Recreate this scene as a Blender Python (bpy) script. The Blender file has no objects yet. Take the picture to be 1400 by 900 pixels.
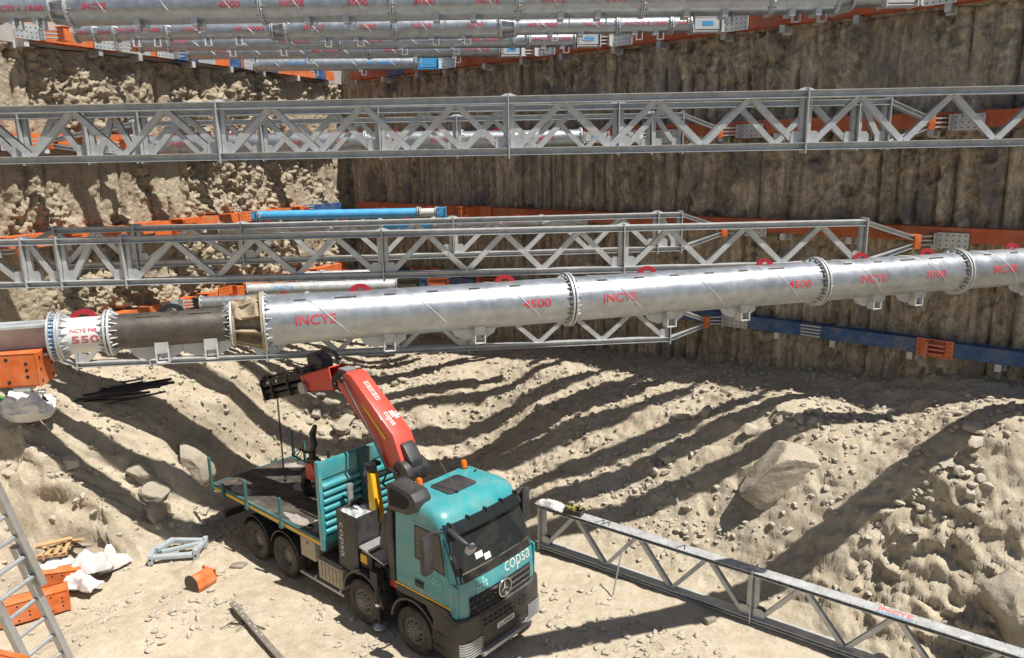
import bpy, bmesh, math, random
import numpy as np
from mathutils import Vector, Matrix, noise as mnoise
R = math.radians
PI = math.pi
random.seed(7)
scene = bpy.context.scene
col = scene.collection

# ------------------------------------------------------------ camera
F_PX, PITCH, ROLL, CAM_H = 1053.535, R(12.687), R(-1.026), 10.249
_c, _s = math.cos(ROLL), math.sin(ROLL)
fwd = Vector((0, math.cos(PITCH), -math.sin(PITCH)))
upv = Vector((0, math.sin(PITCH), math.cos(PITCH)))
rgt = Vector((1, 0, 0))
rc = rgt * _c + upv * _s
uc = rgt * (-_s) + upv * _c
cam_data = bpy.data.cameras.new('camera')
cam = bpy.data.objects.new('camera', cam_data)
col.objects.link(cam)
cm = Matrix((rc, uc, -fwd)).transposed().to_4x4()
cm.translation = Vector((0, 0, CAM_H))
cam.matrix_world = cm
cam_data.sensor_width = 36
cam_data.lens = 36 * F_PX / 1400
cam_data.clip_start = 0.1
cam_data.clip_end = 2000
scene.camera = cam

# ------------------------------------------------------------ sky, sun, exposure
SUN = Vector((0.425, -0.248, 1.0)).normalized()
world = bpy.data.worlds.new('World')
scene.world = world
world.use_nodes = True
wn = world.node_tree
sky = wn.nodes.new('ShaderNodeTexSky')
sky.sky_type = 'NISHITA'
sky.sun_disc = False
sky.sun_elevation = math.asin(SUN.z)
sky.sun_rotation = math.atan2(SUN.x, SUN.y)
bg = wn.nodes['Background']
bg.inputs[1].default_value = 0.05
wn.links.new(sky.outputs[0], bg.inputs[0])
sun_data = bpy.data.lights.new('sun', 'SUN')
sun_data.energy = 4.6
sun_data.angle = R(0.53)
sun_data.color = (1.0, 0.955, 0.88)
sun = bpy.data.objects.new('sun', sun_data)
sun.rotation_euler = SUN.to_track_quat('Z', 'Y').to_euler()
sun.location = (20, -10, 60)
col.objects.link(sun)
scene.view_settings.view_transform = 'Standard'
scene.view_settings.look = 'None'
scene.view_settings.exposure = 0.66
scene.view_settings.gamma = 1

# ------------------------------------------------------------ pixel ray -> world point helpers (survey of the photo)
def pray(px, py):
    X, U = (px - 700) / F_PX, (450 - py) / F_PX
    return rc * X + uc * U + fwd
def at_z(px, py, z):
    r = pray(px, py)
    return Vector((0, 0, CAM_H)) + r * ((z - CAM_H) / r.z)
def sun_hit(P, az, px, py):
    """point of the pixel ray lying in the shadow plane of the strut through P with azimuth az (degrees)"""
    n = Vector((math.cos(R(az)), math.sin(R(az)), 0)).cross(SUN); c = Vector((0, 0, CAM_H)); r = pray(px, py)
    return c + r * (n.dot(Vector(P) - c) / n.dot(r))
def at_Y(px, py, Y):
    r = pray(px, py)
    return Vector((0, 0, CAM_H)) + r * (Y / r.y)

# ------------------------------------------------------------ materials
MATS = {}
def mat(name, colr, rough=0.6, metal=0.0, var=0.0, vscale=3.0, bump=0.0, bscale=20.0, dust=0.0,
        col2=None, spec=0.5, coat=0.0, stretch=None, dustcol=(0.42, 0.35, 0.25), mud=0.0):
    if name in MATS: return MATS[name]
    m = bpy.data.materials.new(name); m.use_nodes = True
    nt = m.node_tree; N = nt.nodes; L = nt.links
    b = N['Principled BSDF']
    b.inputs['Roughness'].default_value = rough
    b.inputs['Metallic'].default_value = metal
    b.inputs['Specular IOR Level'].default_value = spec
    b.inputs['Coat Weight'].default_value = coat
    b.inputs['Coat Roughness'].default_value = 0.08
    tc = N.new('ShaderNodeTexCoord')
    src = tc.outputs['Object']
    if stretch:
        mp = N.new('ShaderNodeMapping'); mp.inputs['Scale'].default_value = stretch
        L.new(src, mp.inputs[0]); src = mp.outputs[0]
    cur = None
    c4 = (*colr, 1)
    if var > 0 or col2:
        n = N.new('ShaderNodeTexNoise'); n.inputs['Scale'].default_value = vscale
        n.inputs['Detail'].default_value = 8; n.inputs['Roughness'].default_value = 0.65
        L.new(src, n.inputs['Vector'])
        rp = N.new('ShaderNodeValToRGB')
        rp.color_ramp.elements[0].position = 0.3; rp.color_ramp.elements[1].position = 0.7
        if col2: a, bb = c4, (*col2, 1)
        else:
            a = tuple(x * (1 - var) for x in colr) + (1,); bb = tuple(min(1, x * (1 + var)) for x in colr) + (1,)
        rp.color_ramp.elements[0].color = a; rp.color_ramp.elements[1].color = bb
        L.new(n.outputs['Fac'], rp.inputs[0]); cur = rp.outputs[0]
        mr = N.new('ShaderNodeMapRange'); mr.inputs['To Min'].default_value = max(0.05, rough - 0.12)
        mr.inputs['To Max'].default_value = min(1, rough + 0.12)
        L.new(n.outputs['Fac'], mr.inputs[0]); L.new(mr.outputs[0], b.inputs['Roughness'])
    if dust > 0:
        n2 = N.new('ShaderNodeTexNoise'); n2.inputs['Scale'].default_value = 2.3; n2.inputs['Detail'].default_value = 9
        n2.inputs['Roughness'].default_value = 0.7
        L.new(tc.outputs['Object'], n2.inputs['Vector'])
        mr2 = N.new('ShaderNodeMapRange'); mr2.inputs['From Min'].default_value = 0.42; mr2.inputs['From Max'].default_value = 0.72
        mr2.inputs['To Max'].default_value = dust
        L.new(n2.outputs['Fac'], mr2.inputs[0])
        mx = N.new('ShaderNodeMix'); mx.data_type = 'RGBA'
        L.new(mr2.outputs[0], mx.inputs['Factor'])
        if cur: L.new(cur, mx.inputs['A'])
        else: mx.inputs['A'].default_value = c4
        mx.inputs['B'].default_value = (*dustcol, 1)
        cur = mx.outputs['Result']
    if mud > 0:      # dried mud thrown up from the ground, in ragged patches low on the vehicle
        sx = N.new('ShaderNodeSeparateXYZ'); L.new(tc.outputs['Object'], sx.inputs[0])
        n4 = N.new('ShaderNodeTexNoise'); n4.inputs['Scale'].default_value = 5.5; n4.inputs['Detail'].default_value = 10; n4.inputs['Roughness'].default_value = 0.75
        L.new(tc.outputs['Object'], n4.inputs['Vector'])
        ma = N.new('ShaderNodeMath'); ma.operation = 'MULTIPLY_ADD'; ma.inputs[1].default_value = -2.6; L.new(n4.outputs['Fac'], ma.inputs[0]); L.new(sx.outputs['Z'], ma.inputs[2])
        mr4 = N.new('ShaderNodeMapRange'); mr4.inputs['From Min'].default_value = 0.55; mr4.inputs['From Max'].default_value = -0.9; mr4.inputs['To Max'].default_value = mud
        L.new(ma.outputs[0], mr4.inputs[0])
        mx4 = N.new('ShaderNodeMix'); mx4.data_type = 'RGBA'; L.new(mr4.outputs[0], mx4.inputs['Factor'])
        if cur: L.new(cur, mx4.inputs['A'])
        else: mx4.inputs['A'].default_value = c4
        mx4.inputs['B'].default_value = (0.27, 0.22, 0.155, 1); cur = mx4.outputs['Result']
    if cur: L.new(cur, b.inputs['Base Color'])
    else: b.inputs['Base Color'].default_value = c4
    if bump > 0:
        n3 = N.new('ShaderNodeTexNoise'); n3.inputs['Scale'].default_value = bscale; n3.inputs['Detail'].default_value = 6
        L.new(src, n3.inputs['Vector'])
        bp = N.new('ShaderNodeBump'); bp.inputs['Strength'].default_value = bump; bp.inputs['Distance'].default_value = 0.02
        L.new(n3.outputs['Fac'], bp.inputs['Height']); L.new(bp.outputs[0], b.inputs['Normal'])
    MATS[name] = m
    return m

GALV = mat('galvanised_steel', (0.36, 0.385, 0.41), 0.40, 0.72, 0.22, 5.0, 0.06, 60, dust=0.18, dustcol=(0.30, 0.27, 0.22))
GALV_TRUSS = mat('weathered_galvanised_steel', (0.48, 0.50, 0.51), 0.48, 0.35, 0.22, 4.0, 0.05, 50, dust=0.2)
PALE = mat('pale_grey_paint', (0.55, 0.56, 0.56), 0.5, 0.1, 0.12, 5, dust=0.25)
OLDSTEEL = mat('bare_brown_steel', (0.085, 0.074, 0.063), 0.5, 0.45, 0.35, 6, 0.08, 30, dust=0.15)
DIRTY = mat('mud_covered_steel', (0.20, 0.16, 0.11), 0.85, 0.0, 0, 7, 0.5, 25, col2=(0.42, 0.34, 0.23))
ORANGE = mat('orange_paint', (0.60, 0.125, 0.02), 0.5, 0, 0.25, 4, 0.06, 40, dust=0.4)
RUSTY = mat('weathered_orange_paint', (0.42, 0.085, 0.022), 0.6, 0, 0.3, 3, 0.05, 40, dust=0.3)
BLUE = mat('blue_paint', (0.016, 0.075, 0.21), 0.5, 0, 0.35, 4, 0.06, 40, dust=0.35)
SKYBLUE = mat('light_blue_paint', (0.06, 0.34, 0.66), 0.45, 0, 0.15, 3, dust=0.15)
REDMARK = mat('red_stencil_paint', (0.50, 0.018, 0.035), 0.6, 0, 0.3, 16, dust=.35, dustcol=(.38, .36, .34))
BLUEMARK = mat('blue_stencil_paint', (0.05, 0.27, 0.6), 0.6)
REDLUG = mat('red_lug_paint', (0.36, 0.018, 0.03), 0.5, 0, 0.15, 8)
DARKSTEEL = mat('dark_steel', (0.035, 0.035, 0.037), 0.5, 0.4, 0.3, 8)
TEAL = mat('teal_truck_paint', (0.036, 0.275, 0.305), 0.32, 0, 0.06, 3, coat=0.35, dust=0.28, mud=0.4)
TEALD = mat('teal_frame_paint', (0.022, 0.12, 0.125), 0.45, 0, 0.15, 4, dust=0.2)
CRED = mat('red_crane_paint', (0.57, 0.066, 0.045), 0.38, 0, 0.07, 3, coat=0.2, dust=0.08)
BLACKP = mat('black_plastic', (0.012, 0.0125, 0.014), 0.5, 0, 0.2, 8, dust=0.1, mud=0.08)
GREYP = mat('anthracite_plastic', (0.028, 0.029, 0.033), 0.5, 0, 0.15, 6, dust=0.12, mud=0.12)
BLACKBOOM = mat('black_boom_paint', (0.018, 0.018, 0.018), 0.35, 0.2, 0.25, 5, dust=0.1)
GLASS = mat('dark_glass', (0.016, 0.02, 0.021), 0.05, 0, spec=0.55, coat=0.15)
CHROME = mat('chrome', (0.75, 0.75, 0.76), 0.2, 1.0)
LAMPG = mat('headlight_glass', (0.5, 0.52, 0.54), 0.12, 0.7)
RUBBER = mat('dusty_rubber', (0.04, 0.037, 0.033), 0.85, 0, 0.25, 6, 0.1, 40, dust=0.75, dustcol=(0.20, 0.165, 0.125))
RIMM = mat('dusty_rim', (0.16, 0.15, 0.14), 0.6, 0.4, 0.25, 8, dust=0.7, dustcol=(0.25, 0.21, 0.165))
WHITE = mat('white_paint', (0.62, 0.62, 0.61), 0.5, 0, .08, 6, dust=.15)
YELLOW = mat('yellow_paint', (0.75, 0.42, 0.01), 0.45, 0, 0.08, 5, dust=0.1)
AMBER = mat('amber_lens', (0.75, 0.16, 0.01), 0.2)
ALUM = mat('aluminium', (0.42, 0.43, 0.44), 0.4, 0.6, 0.12, 8, dust=0.15)
BEIGEBOX = mat('dusty_beige_box', (0.40, 0.35, 0.26), 0.7, 0, 0.2, 5, dust=0.3)
BEDWOOD = mat('dark_worn_bed_boards', (0.040, 0.034, 0.030), 0.8, 0, 0.35, 3, 0.15, 30, dust=0.35, dustcol=(0.28, 0.24, 0.19))
TIMBER = mat('old_timber', (0.42, 0.27, 0.13), 0.8, 0, 0.3, 4, 0.2, 25, stretch=(1, 8, 8), dust=0.2)
GREYWOOD = mat('grey_timber', (0.22, 0.19, 0.155), 0.85, 0, 0.3, 4, 0.2, 25, dust=0.3)
SACK = mat('white_woven_sack', (0.55, 0.53, 0.52), 0.8, 0, 0.12, 6, 0.3, 60, dust=.2)
CLEARBAG = mat('dusty_plastic_sheet', (0.78, 0.76, 0.72), 0.25, 0, 0.12, 5, 0.35, 9, dust=0.12)
REBAR = mat('black_bar_steel', (0.03, 0.03, 0.033), 0.45, 0.5, 0.2, 10)
ROPE = mat('chain_steel', (0.05, 0.05, 0.05), 0.5, 0.5)
CONC = mat('grey_concrete', (0.36, 0.34, 0.31), 0.85, 0, 0.18, 2.5, 0.25, 18)
GREEN = mat('green_net', (0.05, 0.22, 0.02), 0.8, 0, 0.3, 12)
HOLE = mat('hole_shadow_steel', (0.02, 0.018, 0.016), 0.9)

# ------------------------------------------------------------ mesh builder
class MB:
    def __init__(s): s.v = []; s.f = []
    def add(s, vs, fs):
        o = len(s.v); s.v += [tuple(p) for p in vs]; s.f += [tuple(i + o for i in f) for f in fs]; return s
    def box(s, c, d, rot=None):
        hx, hy, hz = d[0] / 2, d[1] / 2, d[2] / 2
        vs = [Vector((x, y, z)) for x in (-hx, hx) for y in (-hy, hy) for z in (-hz, hz)]
        if rot is not None: vs = [rot @ p for p in vs]
        vs = [p + Vector(c) for p in vs]
        return s.add(vs, [(0, 1, 3, 2), (4, 6, 7, 5), (0, 4, 5, 1), (2, 3, 7, 6), (0, 2, 6, 4), (1, 5, 7, 3)])
    def bb(s, x0, x1, y0, y1, z0, z1):
        return s.box(((x0 + x1) / 2, (y0 + y1) / 2, (z0 + z1) / 2), (abs(x1 - x0), abs(y1 - y0), abs(z1 - z0)))
    def beam(s, p, q, w, h, up=(0, 0, 1)):
        p, q = Vector(p), Vector(q); d = (q - p); L = d.length; d.normalize(); up = Vector(up)
        side = d.cross(up)
        if side.length < 1e-4: side = d.cross(Vector((0, 1, 0)))
        side.normalize(); u = side.cross(d)
        rot = Matrix((d, side, u)).transposed()
        return s.box((p + q) / 2, (L, w, h), rot)
    def frame(s, p, q):
        p, q = Vector(p), Vector(q); d = (q - p).normalized()
        a = d.cross(Vector((0, 0, 1)))
        if a.length < 1e-3: a = Vector((1, 0, 0)) if abs(d.z) > .9 else Vector((0, 1, 0))
        a.normalize(); b = a.cross(d)
        return p, q, d, a, b
    def cyl(s, p, q, r, n=16, r2=None, caps=True):
        p, q, d, a, b = s.frame(p, q); r2 = r if r2 is None else r2
        vs = []
        for i in range(n):
            t = 2 * PI * i / n; e = a * math.cos(t) + b * math.sin(t)
            vs += [p + e * r, q + e * r2]
        fs = [(2 * i, 2 * i + 1, (2 * i + 3) % (2 * n), (2 * i + 2) % (2 * n)) for i in range(n)]
        if caps: fs += [tuple(2 * i for i in range(n)), tuple(2 * i + 1 for i in reversed(range(n)))]
        return s.add(vs, fs)
    def lathe(s, prof, p, d, n=24, closed=True):
        p = Vector(p); d = Vector(d).normalized(); _, _, _, a, b = s.frame(p, p + d)
        vs = []; k = len(prof)
        for i in range(n):
            t = 2 * PI * i / n; e = a * math.cos(t) + b * math.sin(t)
            vs += [p + d * x + e * r for r, x in prof]
        fs = []
        for i in range(n):
            j = (i + 1) % n
            for m in range(k if closed else k - 1):
                mm = (m + 1) % k
                fs.append((i * k + m, i * k + mm, j * k + mm, j * k + m))
        return s.add(vs, fs)
    def ring(s, p, d, ro, ri, th, n=28):
        return s.lathe([(ro, -th / 2), (ro, th / 2), (ri, th / 2), (ri, -th / 2)], p, d, n)
    def tube(s, pts, r, n=8):
        pts = [Vector(p) for p in pts]
        rings = []; 
        for i, p in enumerate(pts):
            d = (pts[min(i + 1, len(pts) - 1)] - pts[max(i - 1, 0)]).normalized()
            a = d.cross(Vector((0, 0, 1)))
            if a.length < 1e-3: a = Vector((1, 0, 0))
            a.normalize(); b = a.cross(d)
            rr = r[i] if isinstance(r, (list, tuple)) else r
            rings.append([p + (a * math.cos(2 * PI * k / n) + b * math.sin(2 * PI * k / n)) * rr for k in range(n)])
        vs = [v for g in rings for v in g]; fs = []
        for i in range(len(pts) - 1):
            for k in range(n):
                fs.append((i * n + k, i * n + (k + 1) % n, (i + 1) * n + (k + 1) % n, (i + 1) * n + k))
        fs.append(tuple(reversed(range(n)))); fs.append(tuple((len(pts) - 1) * n + k for k in range(n)))
        return s.add(vs, fs)
    def prism(s, pts, fn, a, b):
        """pts 2-D outline; fn(u, v, w) -> point ; extruded w from a to b"""
        n = len(pts)
        vs = [fn(u, v, a) for u, v in pts] + [fn(u, v, b) for u, v in pts]
        fs = [tuple(reversed(range(n))), tuple(range(n, 2 * n))] + [(i, (i + 1) % n, n + (i + 1) % n, n + i) for i in range(n)]
        return s.add(vs, fs)
    def grid(s, fn, nu, nv):
        vs = [fn(i / nu, j / nv) for i in range(nu + 1) for j in range(nv + 1)]
        fs = [(i * (nv + 1) + j, (i + 1) * (nv + 1) + j, (i + 1) * (nv + 1) + j + 1, i * (nv + 1) + j + 1) for i in range(nu) for j in range(nv)]
        return s.add(vs, fs)
    def build(s, name, m, parent=None, smooth=None, bev=0.0, label=None):
        me = bpy.data.meshes.new(name); me.from_pydata(s.v, [], s.f)
        bm = bmesh.new(); bm.from_mesh(me)
        bmesh.ops.recalc_face_normals(bm, faces=bm.faces)
        if bev:
            es = [e for e in bm.edges if len(e.link_faces) == 2 and e.calc_face_angle(0) > R(28)]
            bmesh.ops.bevel(bm, geom=es, offset=bev, segments=2, affect='EDGES', profile=0.6, clamp_overlap=True)
        bm.to_mesh(me); bm.free()
        if smooth is not None or bev:
            me.shade_smooth()
            me.set_sharp_from_angle(angle=R(smooth if smooth else 35))
        me.materials.append(m)
        o = bpy.data.objects.new(name, me); col.objects.link(o)
        if parent is not None: o.parent = parent
        if label: o['label'] = label
        return o

def tag(o, label=None, cat=None, group=None, kind=None):
    if label: o['label'] = label
    if cat: o['category'] = cat
    if group: o['group'] = group
    if kind: o['kind'] = kind
    return o
def thing(name, label, cat, loc=(0, 0, 0), rz=0.0, group=None):
    o = bpy.data.objects.new(name, None); col.objects.link(o)
    o.location = loc; o.rotation_euler = (0, 0, rz); o.empty_display_size = 0.3
    return tag(o, label, cat, group)
def share(src, parent, loc=None, rot=None):
    c = src.copy(); col.objects.link(c); c.parent = parent
    if loc is not None: c.location = loc
    if rot is not None: c.rotation_euler = rot
    return c
def toloc(o):
    m = Matrix.Translation(o.location) @ o.rotation_euler.to_matrix().to_4x4()
    mi = m.inverted()
    return lambda p: mi @ Vector(p)

_tc = {}
def text2d(s, w, h, bold=0.02, slices=4):
    """outline text as 2-D verts/faces, centred, scaled to w x h"""
    key = (s, w, h, bold, slices)
    if key in _tc: return _tc[key]
    cu = bpy.data.curves.new('txt', 'FONT'); cu.body = s; cu.offset = bold; cu.resolution_u = 3; cu.fill_mode = 'FRONT'
    ob = bpy.data.objects.new('txt', cu); col.objects.link(ob)
    dg = bpy.context.evaluated_depsgraph_get(); dg.update()
    me = bpy.data.meshes.new_from_object(ob.evaluated_get(dg))
    bm = bmesh.new(); bm.from_mesh(me)
    xs = [v.co.x for v in bm.verts]; ys = [v.co.y for v in bm.verts]
    x0, x1, y0, y1 = min(xs), max(xs), min(ys), max(ys)
    for v in bm.verts:
        v.co = Vector(((v.co.x - (x0 + x1) / 2) / (x1 - x0) * w, (v.co.y - (y0 + y1) / 2) / (y1 - y0) * h, 0))
    for k in range(1, slices):
        bmesh.ops.bisect_plane(bm, geom=bm.verts[:] + bm.edges[:] + bm.faces[:], plane_co=(0, -h / 2 + h * k / slices, 0), plane_no=(0, 1, 0))
    bm.verts.index_update()
    out = ([(v.co.x, v.co.y) for v in bm.verts], [tuple(v.index for v in f.verts) for f in bm.faces])
    bm.free(); col.objects.unlink(ob); bpy.data.objects.remove(ob); bpy.data.curves.remove(cu); bpy.data.meshes.remove(me)
    _tc[key] = out
    return out

# ------------------------------------------------------------ numpy noise
_rng = np.random.RandomState(11)
_perm = _rng.rand(256, 256)
def vnoise(x, y, seed=0):
    x = np.asarray(x, float) + seed * 17.31; y = np.asarray(y, float) + seed * 9.77
    xi = np.floor(x).astype(int); yi = np.floor(y).astype(int)
    fx = x - xi; fy = y - yi
    fx = fx * fx * fx * (fx * (fx * 6 - 15) + 10); fy = fy * fy * fy * (fy * (fy * 6 - 15) + 10)
    g = lambda a, b: _perm[a % 256, b % 256]
    return (g(xi, yi) * (1 - fx) + g(xi + 1, yi) * fx) * (1 - fy) + (g(xi, yi + 1) * (1 - fx) + g(xi + 1, yi + 1) * fx) * fy - 0.5
def fbm(x, y, oct=5, seed=0, gain=0.5):
    a, f, t = 1.0, 1.0, 0
    for o in range(oct):
        t = t + a * vnoise(x * f, y * f, seed + o * 3); a *= gain; f *= 2.03
    return t
def vor(x, y, seed=0):
    """distance to the nearest cell point and the cell's random value"""
    x = np.asarray(x, float); y = np.asarray(y, float)
    xi = np.floor(x).astype(int); yi = np.floor(y).astype(int)
    best = np.full(x.shape, 9.0); val = np.zeros(x.shape); sec = np.full(x.shape, 9.0)
    for dx in (-1, 0, 1):
        for dy in (-1, 0, 1):
            cx, cy = xi + dx, yi + dy
            px = cx + _perm[(cx * 3 + seed) % 256, cy % 256]; py = cy + _perm[(cx + 71) % 256, (cy * 5 + seed) % 256]
            d = np.hypot(px - x, py - y); v = _perm[(cx * 7 + 13) % 256, (cy * 11 + 5 + seed) % 256]
            m = d < best
            sec = np.where(m, best, np.minimum(sec, d)); val = np.where(m, v, val); best = np.where(m, d, best)
    return best, val, sec - best
# ------------------------------------------------------------ pit geometry
C0 = Vector((-7.23, 35.3))                       # corner of the pit in plan
RD = Vector((0.73380, -0.67936)); RN = Vector((-0.67936, -0.73380))    # right wall: along, normal into the pit
LD = Vector((-0.38824, -0.92156)); LN = Vector((0.92156, -0.38824))    # left wall
WALL_TOP = 13.45
LEV = {1: 13.70, 2: 10.90, 3: 8.18, 4: 5.34}     # centre heights of the four bracing levels

def ground_mat(name, c1, c2, c3, streak=False, BUMP=0.6):
    m = bpy.data.materials.new(name); m.use_nodes = True
    nt = m.node_tree; N = nt.nodes; L = nt.links; b = N['Principled BSDF']
    b.inputs['Roughness'].default_value = 0.95; b.inputs['Specular IOR Level'].default_value = 0.15
    tc = N.new('ShaderNodeTexCoord')
    def nz(sc, det=8, rough=0.65, st=None):
        n = N.new('ShaderNodeTexNoise'); n.inputs['Scale'].default_value = sc; n.inputs['Detail'].default_value = det
        n.inputs['Roughness'].default_value = rough
        src = tc.outputs['Object']
        if st:
            mp = N.new('ShaderNodeMapping'); mp.inputs['Scale'].default_value = st; L.new(src, mp.inputs[0]); src = mp.outputs[0]
        L.new(src, n.inputs['Vector']); return n
    def ramp(fac, p0, c0, p1, c1_):
        r = N.new('ShaderNodeValToRGB'); e = r.color_ramp.elements
        e[0].position = p0; e[0].color = (*c0, 1); e[1].position = p1; e[1].color = (*c1_, 1); L.new(fac, r.inputs[0]); return r.outputs[0]
    def mix(f, a, bb, mode='MIX'):
        x = N.new('ShaderNodeMix'); x.data_type = 'RGBA'; x.blend_type = mode
        if isinstance(f, float): x.inputs['Factor'].default_value = f
        else: L.new(f, x.inputs['Factor'])
        for k, v in (('A', a), ('B', bb)):
            if isinstance(v, tuple): x.inputs[k].default_value = (*v, 1)
            else: L.new(v, x.inputs[k])
        return x.outputs['Result']
    big = nz(0.55, 6); mid = nz(3.0, 9, 0.7); fine = nz(38, 4, 0.7)
    cbase = ramp(big.outputs['Fac'], 0.35, c1, 0.68, c2)
    cbase = mix(ramp(mid.outputs['Fac'], 0.42, (0, 0, 0), 0.70, (0.8, 0.8, 0.8)), cbase, c3)
    vo = N.new('ShaderNodeTexVoronoi'); vo.inputs['Scale'].default_value = 9; vo.inputs['Randomness'].default_value = 1
    L.new(tc.outputs['Object'], vo.inputs['Vector'])
    grit = ramp(fine.outputs['Fac'], 0.3, (0.72, 0.72, 0.72), 0.7, (1.25, 1.25, 1.25))
    cbase = mix(1.0, cbase, grit, 'MULTIPLY')
    if streak:
        pit = nz(7, 7, 0.78, (1, 1, .4))
        cbase = mix(1.0, cbase, ramp(pit.outputs['Fac'], 0.34, (0.5, 0.49, 0.47), 0.60, (1.25, 1.24, 1.2)), 'MULTIPLY')  # dark and light flecks paint in the shading of small pits
        st = nz(1.0, 7, 0.6, (2.6, 2.6, 0.22))
        cbase = mix(1.0, cbase, ramp(st.outputs['Fac'], 0.30, (0.58, 0.55, 0.52), 0.62, (1.12, 1.1, 1.07)), 'MULTIPLY')
        st2 = nz(1.0, 6, 0.6, (6.5, 6.5, 0.28))
        cbase = mix(1.0, cbase, ramp(st2.outputs['Fac'], 0.36, (0.76, 0.745, 0.73), 0.60, (1.14, 1.13, 1.12)), 'MULTIPLY')
        bl = nz(0.9, 3, 0.4, (1, 1, 0.7))
        cbase = mix(ramp(bl.outputs['Fac'], 0.60, (0, 0, 0), 0.66, (0.75, 0.75, 0.75)), cbase, (0.20, 0.19, 0.185))
    L.new(cbase, b.inputs['Base Color'])
    clodn = nz(11, 5, 0.62)
    h0 = N.new('ShaderNodeMath'); h0.operation = 'MULTIPLY_ADD'; h0.inputs[1].default_value = 0.8
    L.new(clodn.outputs['Fac'], h0.inputs[0]); L.new(mid.outputs['Fac'], h0.inputs[2])
    h1 = N.new('ShaderNodeMath'); h1.operation = 'MULTIPLY_ADD'; h1.inputs[1].default_value = 0.35
    L.new(fine.outputs['Fac'], h1.inputs[0]); L.new(h0.outputs[0], h1.inputs[2])
    bp = N.new('ShaderNodeBump'); bp.inputs['Strength'].default_value = BUMP; bp.inputs['Distance'].default_value = 0.06
    L.new(h1.outputs[0], bp.inputs['Height'])
    bp2 = N.new('ShaderNodeBump'); bp2.inputs['Strength'].default_value = 0.25 * BUMP; bp2.inputs['Distance'].default_value = 0.03; bp2.invert = True
    L.new(vo.outputs['Distance'], bp2.inputs['Height']); L.new(bp.outputs[0], bp2.inputs['Normal'])
    L.new(bp2.outputs[0], b.inputs['Normal'])
    return m
DIRT = ground_mat('sandy_excavated_soil', (0.35, 0.29, 0.208), (0.43, 0.37, 0.277), (0.49, 0.44, 0.35), BUMP=0.45)
CUTSOIL = ground_mat('brown_cut_soil', (0.40, 0.345, 0.27), (0.54, 0.475, 0.385), (0.46, 0.43, 0.375), streak=True, BUMP=1.0)
CUTPALE = ground_mat('pale_cut_soil', (0.36, 0.30, 0.215), (0.45, 0.385, 0.285), (0.40, 0.345, 0.26), BUMP=1.0)
ROCKM = ground_mat('pale_granite', (0.37, 0.325, 0.255), (0.46, 0.41, 0.335), (0.40, 0.365, 0.31), BUMP=0.06)
BOULDERM = ground_mat('rough_boulder_rock', (0.33, 0.285, 0.22), (0.42, 0.37, 0.295), (0.37, 0.335, 0.28), BUMP=0.5)

# terrain control points
_cp = []
def cp(px, py, z): p = at_z(px, py, z); _cp.append((p.x, p.y, z))
def cw(x, y, z): _cp.append((x, y, z))
def csd(s, d, z): p = C0 + RD * s + RN * d; _cp.append((p.x, p.y, z))
for p in [(50, 899), (200, 899), (400, 899), (600, 899), (800, 899), (1000, 895), (120, 850), (250, 800), (330, 765), (300, 860),
          (450, 850), (760, 800), (850, 850), (200, 770), (560, 820), (640, 860), (400, 770), (470, 760), (560, 740)]: cp(*p, 0.0)
for x in (-14, -7, 0, 6, 10): cw(x, 9.0, 0.0); cw(x, 4.0, 0.0)
cw(12, 6, 0); cw(14, 1, 0)
def csh(P, az, *pts):
    for px, py in pts:
        q = sun_hit(P, az, px, py); _cp.append((q.x, q.y, max(0.0, q.z)))
# left bank: toe, crest, bench, wall foot (crest and face read from the shadow of the upper truss)
for p in [(-120, 735, 1.4), (0, 738, 1.15), (60, 735, 1.0), (130, 742, .5), (185, 748, .15), (40, 800, .3), (285, 700, .1)]: cp(*p)
csh((0, 16.9, 10.86), -1.8, (165, 600), (192, 650), (215, 690))
for p in [(-150, 590, 4.0), (0, 600, 3.8), (70, 592, 3.6), (120, 592, 3.4), (275, 592, 2.9)]: cp(*p)
for p in [(-100, 650, 3.0), (30, 660, 2.5), (110, 660, 2.2), (270, 650, 1.4)]: cp(*p)
for p in [(40, 548, 4.15), (110, 540, 3.9), (200, 540, 3.55), (300, 540, 3.1), (400, 540, 2.4), (500, 545, 1.9)]: cp(*p)
for s, z in [(0, 2.6), (4, 3.1), (8, 3.7), (12, 4.3), (15, 4.7), (18, 5.0), (22, 5.0)]:
    p = C0 + LD * s; cw(p.x, p.y, z)
# valley behind the truck
for p in [(330, 610, 1.4), (330, 655, .45), (430, 590, 1.25), (520, 580, 1.35), (620, 590, 1.2), (470, 560, 1.75), (640, 530, 2.35), (560, 520, 2.3), (700, 560, 1.95)]: cp(*p)
for p in [(640, 640, .5), (590, 640, .4), (700, 690, .2)]: cp(*p)
# right bank: profile read from the shadows of the foreground strut and the upper trusses
csh((-3.459, 10.517, 8.053), 16.313, (1080, 775), (1150, 715), (1200, 680), (1260, 630), (1330, 577))
csh((0, 16.9, 10.86), -1.8, (850, 703), (950, 660), (1010, 632), (1080, 582), (1130, 572), (1250, 568))
csh((0, 18.35, 10.83), 1.5, (850, 620), (730, 660))
for s in (17.0, 19.5, 22, 24.5, 27, 30, 34):
    k = min(1, max(0, (s - 16) / 8)); b0 = 3.55 + 0.1 * (s - 16) if s < 27 else 4.65
    t = 6.55 - max(0, s - 21) * 0.13
    csd(s, 0, b0); csd(s, t - .15, .08); csd(s, t + .8, 0.0); csd(s, t + 2.0, 0)
    if s > 26: csd(s, 1.5, b0 - .1); csd(s, 2.6, b0 - .2); csd(s, 3.4, 3.5); csd(s, 4.2, 2.2); csd(s, 4.9, 1.0)
csd(19, 1.4, 3.55); csd(21, 1.2, 3.75)
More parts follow.
